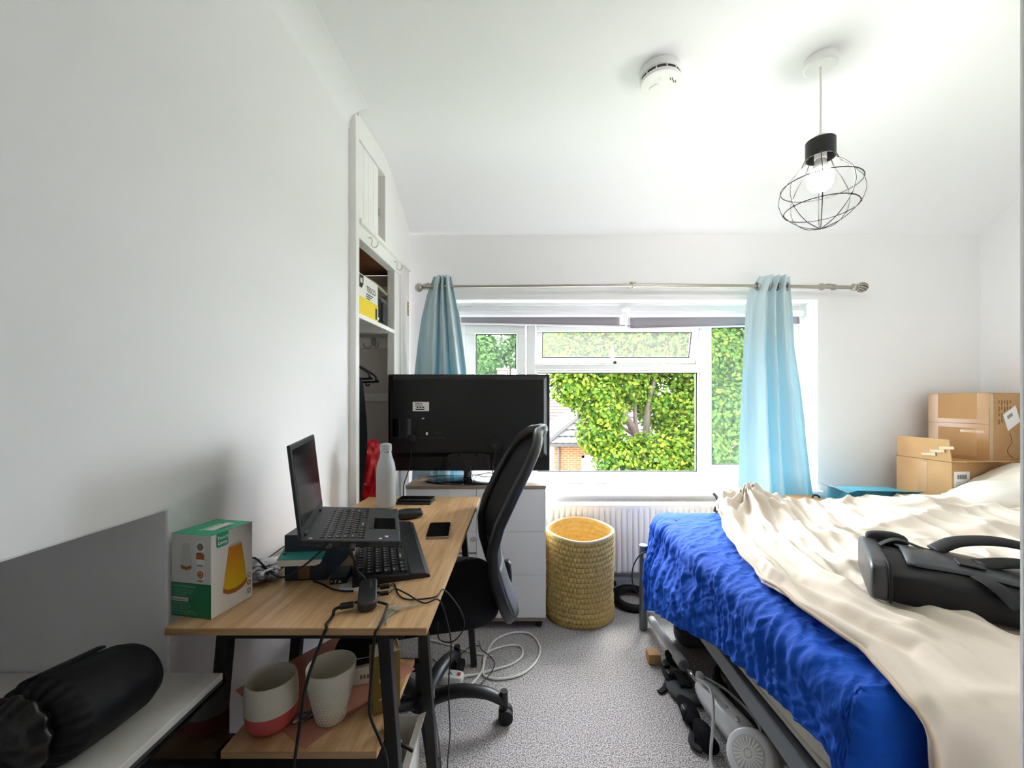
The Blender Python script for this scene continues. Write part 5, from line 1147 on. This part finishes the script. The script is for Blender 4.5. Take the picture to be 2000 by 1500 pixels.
def sheet(u, v):
    i = min(NPth - 1, int(round(u * (NPth - 1)))); e, n_, t = path[i]
    top = .34 - .29 * sstep(0, -.05, t) - .29 * sstep(1.0, 1.06, t); ztop = .596; drop = ztop - hem(t) - .006 * nz(t * 30, 1.0); tot = top + drop; s = v * tot; R = .04
    flare = .052 * sstep(.03, .16, t) * (1 - .9 * sstep(.40, .62, t)) + .008
    if s < top - R: q = e - n_ * (top - s); q.z = ztop; cx = 0.0; dep = 0.0
    elif s < top + R * .57: a_ = (s - top + R) / (R * 1.57) * pi / 2; q = e - n_ * R + n_ * R * sin(a_); q.z = ztop - R * (1 - cos(a_)); cx = a_ / (pi / 2); dep = 0.0
    else: dep = s - top - R * .57; q = e.copy(); q.z = ztop - R - dep; cx = 1.0
    yy = q.y; zz = q.z; ss = s - top
    d = .008 * nz(yy * 3.5, ss * 3, 1.3)
    corner = sstep(.42, .02, t)
    A, B = yy * 1.0, ss                     # creases fan out from the far corner, run slanting elsewhere
    slant = (A * .75 + B * .65) * 13; along = (B * .75 - A * .65) * 13
    d += .011 * crease(slant, along, 3.0, 3) + .008 * crease(slant * 1.9 + 4, along * 1.9, 9.0, 3) + .004 * crease(along * 3.1, slant * 2.2, 15.0, 2.5)
    vert = crease(A * 30 + 4 * B, B * 5, 21.0, 2) * .018 + .010 * sin(A * 62 + 3 * nz(A * 9, B * 3))
    d = d * (1 - .4 * corner) + corner * vert * (.25 + .75 * cx)
    d *= .45 + .55 * cx
    dirv = n_ if cx >= 1 else Vector((n_.x * cx, n_.y * cx, 1 - cx)).normalized()
    q = q + dirv * (d + .010) + n_ * flare * sstep(0, .17, dep)
    return q
MB().grid(sheet, NPth - 1, NV).build('cloth', 'blue_sheet', st, world=True, smooth=True, solid=.003)
he = MB().tube([sheet(k / (NPth - 1), 1.0) for k in range(0, NPth, 2)], .004, 6, 0).build('hem', 'blue_sheet', st, world=True, smooth=True)
# duvet cover
dv = thing('duvet', 'rumpled cream duvet spread over the bed', 'duvet', (1.7, 1.4, .60))
ylist = [.70, .78, .92, .965, 1.09, 1.254, 1.50, 1.68, 1.83, 1.97, 2.107, 2.17]
xlist = [.735, .735, .775, .764, .743, .760, .814, .862, .917, .97, 1.012, 1.05]
def xl(y): return interp(y, ylist, xlist)
LT = 1.385; HANG = .52; TOT = LT + HANG
def duvet(u, v):
    s = v * TOT                                   # along the bed from far edge to near edge, then down
    yq = 2.165 - min(s, LT); hang = max(0, s - LT)
    L = xl(yq) + .012 * nz(yq * 9, 2.2) + .004 * nz(yq * 30, 5); R = 2.74
    uu = u ** 1.35; x = L + (R - L) * uu; sl = x - L
    z = .638 + .006 * nz(x * 2, yq * 2)
    z += .035 * sstep(1.25, 1.9, x) * sstep(1.2, 2.0, yq) + .190 * sstep(2.18, 2.60, x) * sstep(1.2, 1.65, yq)
    warp = .05 * nz(x * 2.4, yq * 1.6, 4) + .02 * nz(x * 6, yq * 4, 8)
    run = sstep(.9, .05, sl) * sstep(.75, 1.0, yq)
    z += run * (.013 * sin((sl + warp) * 46) + .008 * sin((sl * 1.3 - warp * 1.6 + yq * .1) * 83) + .008 * crease(sl * 22 + warp * 9, yq * 4, 31.0, 2))
    fl_ = .030 * crease(x * 2.2 + yq * 2.6, yq * 3.4 - x * 2.2, 3.0, 2.5) + .026 * crease(x * 3.6 - yq * 1.5, yq * 5 + x * 1.2, 7.0, 2.5) + .012 * crease(x * 8 + yq * 3, yq * 9 - x * 3, 11.0, 2) + .014 * nz(x * 5, yq * 5, 9)
    z += fl_ * sstep(.03, .3, sl) * (1 - .35 * run)
    # bunched corner at the far foot end
    bx, by = x - 1.15, yq - 2.06; g = math.exp(-(bx / .16) ** 2 - (by / .13) ** 2)
    z += g * (.085 + .03 * sin(12 * math.atan2(by, bx + .02) + 18 * (bx * bx + by * by) ** .5) + .02 * ridge(x * 14, yq * 14, 2))
    lip = sstep(.06, .0, sl); z += -.010 * lip + .014 * math.exp(-((sl - .03) / .02) ** 2)
    z -= .010 * sstep(2.09, 2.165, yq)
    y = yq
    if hang > 0:
        rr = .05; a_ = min(hang / rr, pi / 2)
        y = yq - rr * sin(a_); z = z - rr * (1 - cos(a_)) - max(0, hang - rr * pi / 2)
        k = sstep(.02, .2, hang)
        y -= k * (.030 + .030 * sin(x * 30 + 2.5 * nz(x * 3, hang * 2)) + .014 * sin(x * 63 + 4 * nz(x * 4, 1)))
        z = max(z, .06)
    return Vector((x, y, z))
MB().grid(duvet, 220, 240).build('cover', 'duvet_cream', dv, world=True, smooth=True, solid=.012)
MB().tube([duvet(0, k / 80) + Vector((-.001, 0, .002)) for k in range(0, 78)], .0055, 8, 0).build('hem', 'duvet_edge', dv, world=True, smooth=True)
pl = thing('pillow', 'white pillow pushed against the cardboard boxes at the bed head', 'pillow', (2.42, 1.98, .60))
def pil(p, q): return p + q * .08 * nz(p.x * 9, p.y * 9, p.z * 9)
MB().rbox(2.14, 2.70, 1.86, 2.125, .62, .80, 2.3, 40, 22, wob=pil).build('body', 'pillow_white', pl, world=True, smooth=True)
ck = thing('clamp_clip', 'small black and white clip standing behind the bunched duvet corner', 'clip', (1.075, 2.17, .62))
MB().tube([(1.04, 2.19, .60), (1.055, 2.185, .665), (1.03, 2.18, .70)], .007, 8).build('arm', 'black_plastic', ck, world=True, smooth=True); MB().tube([(1.055, 2.19, .60), (1.065, 2.19, .66), (1.045, 2.185, .69)], .006, 8).build('arm', 'silver_paint', ck, world=True, smooth=True)
MB().cyl((1.05, 2.185, 0), (1.05, 2.185, .61), .006, n=8).build('stalk', 'black_plastic', ck, world=True)

# ---- backpack on the bed
bp_ = thing('backpack', 'black backpack lying on the cream duvet', 'backpack', (1.185, 1.085, .660))
bp_.rotation_euler = (0, 0, rad(-34)); bp_.scale = (1, 1, .86)
def bag(p, q):
    k = 1 - .25 * sstep(.0, .30, p.x)
    z = p.z * (1 - .30 * sstep(-.02, .30, p.x)) - .02 * sstep(0, .14, abs(p.y)) * sstep(.04, .12, p.z)
    return Vector((p.x + .012 * nz(p.y * 8, p.z * 8), p.y * (1 + .04 * nz(p.x * 7, 3)), z + .008 * nz(p.x * 12, p.y * 12, 4) * (p.z > .02)))
MB().rbox(-.205, .30, -.135, .15, 0, .125, 7, 56, 26, wob=bag).build('body', 'bag_black', bp_, smooth=True)
MB().rbox(-.213, -.165, -.137, .152, .001, .126, 6, 30, 20).build('base_panel', 'bag_shiny', bp_, smooth=True)
MB().tube([(-.172, -.139, .012), (-.170, -.141, .06), (-.172, -.138, .112), (-.174, -.10, .130)], .0035, 6).build('piping', 'webbing', bp_, smooth=True)
MB().grid(lambda u, v: Vector((-.13 + .36 * u, -.085 + .19 * v, .119 + .018 * sin(pi * v) * (1 - u * .6) - .028 * sstep(.25, 1, u))), 16, 10).build('back_panel', 'bag_shiny', bp_, smooth=True, solid=.006)
def strap(pts, w, mat, name, th=.3): return MB().tube(pts, w, 10, 6, flat=th).build(name, mat, bp_, smooth=True)
strap([(-.05, .06, .13), (.0, .075, .165), (.09, .09, .178), (.20, .105, .150), (.32, .115, .11), (.36, .11, .085)], .030, 'bag_black', 'shoulder_strap', .38)
strap([(.02, .0, .125), (.10, .02, .140), (.20, .03, .125), (.32, .03, .095)], .030, 'bag_black', 'shoulder_strap', .35)
strap([(-.17, .05, .125), (-.13, .055, .150), (-.07, .055, .130), (-.02, .05, .128)], .014, 'webbing', 'webbing_strap', .15)
strap([(.0, -.09, .118), (.02, -.135, .110), (.045, -.150, .070)], .020, 'webbing', 'side_strap', .15)
MB().rbox(-.20, -.09, .105, .15, .100, .150, 3, 20, 12, wob=lambda p, q: p + q * .15 * nz(p.x * 20, p.y * 20, p.z * 20)).build('folded_flap', 'webbing', bp_, smooth=True)
MB().box(-.035, .015, -.05, -.005, .128, .133, Matrix.Rotation(rad(4), 4, 'Y')).build('buckle', 'black_plastic', bp_, bevel=.002)

# ---- under the bed
ub = thing('rucksack', 'dark grey rucksack with buckles pushed under the bed', 'rucksack', (1.065, 1.62, 0), rad(6))
MB().rbox(-.20, .26, -.36, .32, .002, .235, 3.6, 48, 24, wob=lambda p, q: p + q * (.10 * nz(p.x * 9, p.y * 9, p.z * 9) + .05 * nz(p.x * 24, p.y * 24, p.z * 24))).build('body', 'cloth_dark', ub, smooth=True)
MB().grid(lambda u, v: Vector((-.205 + .03 * sin(pi * v) * 0 - .004, -.20 + .34 * u, .05 + .13 * v)) + Vector((-.012 * sin(pi * u) * sin(pi * v), 0, 0)), 14, 8).build('mesh_panel', 'mesh_grey', ub, smooth=True, solid=.004)
MB().tube([(-.18, -.34, .12), (-.235, -.22, .10), (-.25, -.08, .085), (-.21, .02, .10)], .036, 10, flat=.5).build('padded_strap', 'mesh_grey', ub, smooth=True)
for pts in ([(-.20, .02, .06), (-.26, .0, .05), (-.285, -.05, .02), (-.30, -.10, .012)], [(-.19, .12, .10), (-.24, .10, .08), (-.25, .04, .06), (-.22, .0, .09)], [(.0, -.36, .05), (-.02, -.42, .03), (.0, -.5, .02), (.08, -.52, .02)]):
    MB().tube(pts, .012, 6, flat=.25).build('webbing_strap', 'webbing', ub, smooth=True)
for (x, y) in ((-.255, .02), (-.245, .09), (-.25, -.03)): MB().rbox(x - .014, x + .014, y - .02, y + .02, .03, .062, 5, 14, 8).build('buckle', 'black_plastic', ub, smooth=True)
MB().rbox(.02, .2, -.56, -.36, .0, .11, 2.6, 30, 16, wob=lambda p, q: p + q * .2 * nz(p.x * 18, p.y * 18, p.z * 18)).build('strap_pouch', 'cloth_dark', ub, smooth=True)
for (px, py, w, d, h_, mt_) in ((1376, 1440, .030, .06, .055, 'cloth_dark'), (1318, 1285, .035, .06, .030, 'cloth_dark'), (1345, 1392, .028, .07, .05, 'cloth_dark'), (1332, 1325, .035, .05, .028, 'webbing')):
    c_ = G(px, py, .02); MB().rbox(c_.x - w, c_.x + w, c_.y - d, c_.y + d, .0, h_, 2.5, 26, 16, wob=lambda p, q: p + Vector((q.x, q.y, q.z * .5)) * .35 * nz(p.x * 30, p.y * 30, p.z * 30)).build('bunched_strap', mt_, ub, world=True, smooth=True)
MB().tube([G(1312, 1330, .016), G(1322, 1352, .016), G(1350, 1364, .016), G(1385, 1366, .016), G(1415, 1360, .018), G(1440, 1352, .025)], .030, 10, flat=.45).build('padded_strap', 'mesh_grey', ub, world=True, smooth=True)
for pts in ([G(1308, 1325, .01), G(1298, 1345, .006), G(1287, 1352, .006)], [G(1302, 1290, .02), G(1298, 1308, .035), G(1306, 1325, .03), G(1316, 1320, .03)], [G(1345, 1378, .02), G(1348, 1398, .015), G(1356, 1420, .012), G(1352, 1450, .012), G(1372, 1468, .01)]):
    MB().tube(pts, .013, 6, flat=.25).build('webbing_strap', 'webbing', ub, world=True, smooth=True)
for (px, py) in ((1300, 1298), (1309, 1314), (1340, 1384)):
    c_ = G(px, py, .04); MB().rbox(c_.x - .016, c_.x + .016, c_.y - .018, c_.y + .018, .028, .048, 5, 14, 8).build('buckle', 'black_plastic', ub, world=True, smooth=True)
wd = thing('grey_shoe_bag', 'grey cloth bundle under the far end of the bed', 'bag', (.86, 2.0, 0))
MB().rbox(-.10, .12, -.07, .08, 0, .15, 3, 28, 16, wob=lambda p, q: p + q * .12 * nz(p.x * 15, p.y * 15, p.z * 15)).build('body', 'mesh_grey', wd, smooth=True)
MB().tube([(-.09, -.05, .09), (-.12, -.07, .13), (-.06, -.06, .17), (0, -.05, .15)], .01, 6, flat=.3).build('strap', 'webbing', wd, smooth=True)
tag(MB().box(.585, .64, 1.85, 1.905, 0, .045, None).build('wood_offcut', 'pale_wood', bevel=.003), 'small brown wooden offcut on the carpet beside the mop handle', 'wood')
sm_ = thing('steam_mop', 'white steam mop lying on the carpet along the foot of the bed', 'steam mop', (.70, 1.55, 0))
q0, q1, q2, q3, q4 = G(1271, 1208, .045), G(1332, 1294, .06), G(1367, 1337, .075), G(1400, 1378, .075), G(1468, 1458, .085)
MB().tube([q0, q1], .0185, 16, 0).build('handle_tube', 'mop_white', sm_, world=True, smooth=True, sharp=40)
d_ = (q1 - q0).normalized()
MB().tube([q0 - d_ * .012, q0 + d_ * .012], .014, 12, 0).rbox(q0.x - .02, q0.x + .02, q0.y - .005, q0.y + .018, .035, .085, 3, 12, 8).build('hanging_clip', 'mop_grey', sm_, world=True, smooth=True)
MB().tube([q1 - d_ * .05, q1 + d_ * .02], .0235, 18, 0).build('locking_collar', 'mop_grey', sm_, world=True, smooth=True, sharp=40)
for k in range(6): c_ = q1 - d_ * (.045 - .009 * k); MB().tube([c_, c_ + d_ * .004], .0245, 18, 0).build('collar_ridge', 'mop_white', sm_, world=True)
MB().tube([q1, q2], .0095, 14, 0).build('steel_tube', 'chrome', sm_, world=True, smooth=True)
d2 = (q4 - q2).normalized()
MB().tube([q2, q2 + d2 * .04, q2 + d2 * .12, q2 + d2 * .25, q4 - d2 * .03], (lambda t: interp(t, [0, .1, .35, .7, 1], [.020, .028, .043, .050, .040])), 20, 6).build('body', 'mop_white', sm_, world=True, smooth=True)
MB().rbox(q2.x - .016, q2.x + .016, q2.y - .016, q2.y + .016, q2.z + .005, q2.z + .05, 3, 14, 10).build('cord_hook', 'mop_grey', sm_, world=True, smooth=True)
for k in range(4):
    c_ = q2 + d2 * (.07 + .06 * k) + Vector((-.012, 0, interp(k, [0, 3], [.036, .050]))); MB().rbox(c_.x - .006, c_.x + .006, c_.y - .009, c_.y + .009, c_.z - .006, c_.z + .004, 4, 10, 6).build('button', 'mop_grey', sm_, world=True, smooth=True)
vd = Vector((-.62, -.42, .66)).normalized(); vn = G(1462, 1472, .15); va = vd.cross(Vector((0, 0, 1))).normalized(); vb = va.cross(vd).normalized()
hh = MB().tube([vn, vn - vd * .012, vn - vd * .05, vn - vd * .11, vn - vd * .15], (lambda t: interp(t, [0, .08, .35, .8, 1], [.052, .062, .072, .070, .05])), 32, 4)
hh.v = [Vector((v.x, v.y, max(v.z, .003))) for v in hh.v]; hh.build('motor_housing', 'mop_white', sm_, world=True, smooth=True)
MB().tube([vn - vd * .004, vn + vd * .002], .046, 32, 0).build('vent_disc', 'mop_grey', sm_, world=True, smooth=True, sharp=40)
for k in range(22):
    a_ = 2 * pi * k / 22; r_ = va * cos(a_) + vb * sin(a_); MB().beam(vn + vd * .003 + r_ * .012, vn + vd * .003 + r_ * .042, .0045, .003, vd).build('vent_slot', 'alarm_white', sm_, world=True)
MB().tube([vn, vn + vd * .004], .010, 14, 0).build('vent_hub', 'alarm_white', sm_, world=True)
kb_ = vn - vd * .05 + Vector((.055, -.075, .03)); MB().rbox(kb_.x - .013, kb_.x + .013, kb_.y - .013, kb_.y + .013, kb_.z - .013, kb_.z + .013, 2.5, 14, 10).build('cap', 'mop_grey', sm_, world=True, smooth=True)
MB().tube([q2 + d2 * .03 + Vector((-.03, 0, .045)), q2 + d2 * .14 + Vector((-.04, 0, .075)), q2 + d2 * .22 + Vector((-.085, -.02, .05)), q4 + Vector((-.13, 0, -.05)), q4 + Vector((-.12, -.06, -.06)), q4 + Vector((-.07, -.08, -.04))], .0048, 8).build('power_cord', 'mop_grey', sm_, world=True, smooth=True)
MB().tube([q2 + Vector((.02, 0, .03)), q2 + d2 * .1 + Vector((.055, 0, .035)), q2 + d2 * .24 + Vector((.062, 0, .03)), q2 + d2 * .30 + Vector((.03, 0, .0))], .0048, 8).build('power_cord', 'mop_grey', sm_, world=True, smooth=True)
nt_ = thing('net_bag', 'grey and white knitted bundle under the bed rail', 'bag', (.935, 1.165, 0))
MB().rbox(-.09, .10, -.10, .08, 0, .18, 3, 26, 16, wob=lambda p, q: p + q * .1 * nz(p.x * 15, p.y * 15, p.z * 15)).build('body', 'mesh_grey', nt_, smooth=True)

# ============================================================ CARTONS BEHIND THE BED
def carton(label, loc, rot, W, D, H, flaps=()):
    t = thing('cardboard_box', label, 'box', loc, rot[2]); t.rotation_euler = rot
    MB().box(-W / 2, W / 2, -D / 2, D / 2, 0, H).build('carton', 'cardboard', t, bevel=.003)
    return t
def frame_box(label, near_left, rotz, W, D, H, tilt=(0, 0)):
    t = thing('cardboard_box', label, 'box', near_left, rotz); t.rotation_euler = (tilt[0], tilt[1], rotz)
    MB().box(0, W, 0, D, 0, H).build('carton', 'cardboard', t, bevel=.003); return t
c0 = frame_box('lower brown cardboard box with shipping label and one flap standing up, by the window wall', (2.295, 2.175, 0), rad(6), .52, .29, .865)
for (pts_, nm) in (([(-.001, .0, .866), (-.001, .28, .866), (-.012, .275, .985), (-.012, .005, .985)], 'open_flap'), ([(.0, .001, .866), (.3, .001, .866), (.3, -.05, .872), (.02, -.05, .872)], 'open_flap')):
    MB().add(pts_, [(0, 1, 2, 3)]).build(nm, 'cardboard', c0, solid=.005)
MB().box(-.0012, 0, .0, .29, .8625, .8665).build('crease', 'ink_brown', c0)
plate('tape_strip', (-.0004, .17, .45), (0, -1, 0), (0, 0, 1), .05, .40, 'packing_tape', c0, t=.0006)
for k in range(3): plate('torn_tape', (-.009 - .0012 * k, .14 - .045 * k, .885 + .022 * k), (0, -1, .10), (-.10, .1, 1), .07, .016, 'clear_tape', c0, t=.0008)
plate('shipping_label', (.012, -.0004, .68), (1, 0, 0), (0, 0, 1), .095, .135, 'label_white', c0, t=.0005)
for k in range(11): plate('barcode_line', (.030 + k * .0055, -.0010, .775), (1, 0, 0), (0, 0, 1), .0024 + .0012 * (k % 2), .024, 'ink', c0)
for k in range(5): plate('label_line', (.022, -.0010, .755 - .012 * k), (1, 0, 0), (0, 0, 1), .03 + .01 * (k % 3), .003, 'ink_faint', c0)
plate('label_block', (.02, -.0010, .684), (1, 0, 0), (0, 0, 1), .03, .022, 'ink', c0)
c1 = frame_box('upper taped brown cardboard box stacked on the lower box by the window wall', (2.535, 2.21, .8655), rad(16), .335, .268, .37)
def lf(name, y, z, w, h, mat, t=.0006): return plate(name, (-.0002, y + w, z), (0, -1, 0), (0, 0, 1), w, h, mat, c1, t=t)
lf('tape_strip', .001, .175, .266, .05, 'packing_tape'); lf('tape_strip', .001, .001, .05, .363, 'packing_tape', .0005); lf('tape_strip', .220, .001, .047, .363, 'packing_tape', .0005); lf('tape_strip', .002, .0, .264, .02, 'packing_tape')
lf('seam', .001, .1985, .266, .0022, 'ink_brown', .0010); lf('clear_strip', .02, .150, .10, .014, 'clear_tape', .0008)
plate('edge_tape', (.0, -.0004, 0), (1, 0, 0), (0, 0, 1), .03, .365, 'clear_tape', c1, t=.0006)
for k in range(5):
    for j in range(4 - k // 2): plate('printed_word', (.075 + .024 * k, -.0004, .33 - .035 * j), (0, 0, -1), (1, 0, 0), .018 + .010 * ((k + j) % 2), .009, 'ink_brown', c1)
plate('shipping_label', (.155, -.0008, .16), (.9, 0, .42), (-.42, 0, .9), .12, .10, 'label_white', c1, t=.0005)
for k in range(8): plate('barcode_line', (.155 + k * .0055, -.0014, .225 + k * .0026), (.9, 0, .42), (-.42, 0, .9), .003, .02, 'ink', c1)
MB().tube([(.20, -.001, .01), (.15, -.001, .05), (.19, -.001, .10), (.17, -.001, .15)], .0012, 5).build('pen_curve', 'ink_brown', c1)
tb_ = thing('blue_carton', 'open teal blue carton with white flap behind the far edge of the bed', 'box', (1.955, 2.298, .0), rad(-5))
MB().box(-.16, .18, -.09, .09, 0, .692).build('carton', 'teal_blue_card', tb_, bevel=.002)
MB().add([(-.16, -.09, .692), (.18, -.09, .692), (.175, -.145, .716), (-.155, -.145, .716)], [(0, 1, 2, 3)]).build('open_flap', 'teal_blue_card', tb_, solid=.002)
MB().add([(-.16, -.09, .692), (-.16, .09, .692), (-.235, .08, .722), (-.235, -.08, .722)], [(0, 1, 2, 3)]).build('open_flap', 'box_white', tb_, solid=.002)
for x in (-.10, .06): plate('flap_print', (x, -.1365, .7125), (1, 0, 0), (0, .9, -.44), .05, .012, 'box_white', tb_)
cr2 = carton('small open cardboard box at the foot of the blue right-hand curtain', (1.60, 2.30, 0), (0, 0, 0), .15, .12, .65)
sc_ = thing('hair_clip', 'small black plastic clip lying at the edge of the teal carton', 'clip', (1.63, 2.255, .651))
MB().tube([(-.02, 0, .006), (-.01, 0, .022), (.01, 0, .020), (.022, 0, .006)], .005, 6).build('jaw', 'black_plastic', sc_, smooth=True)
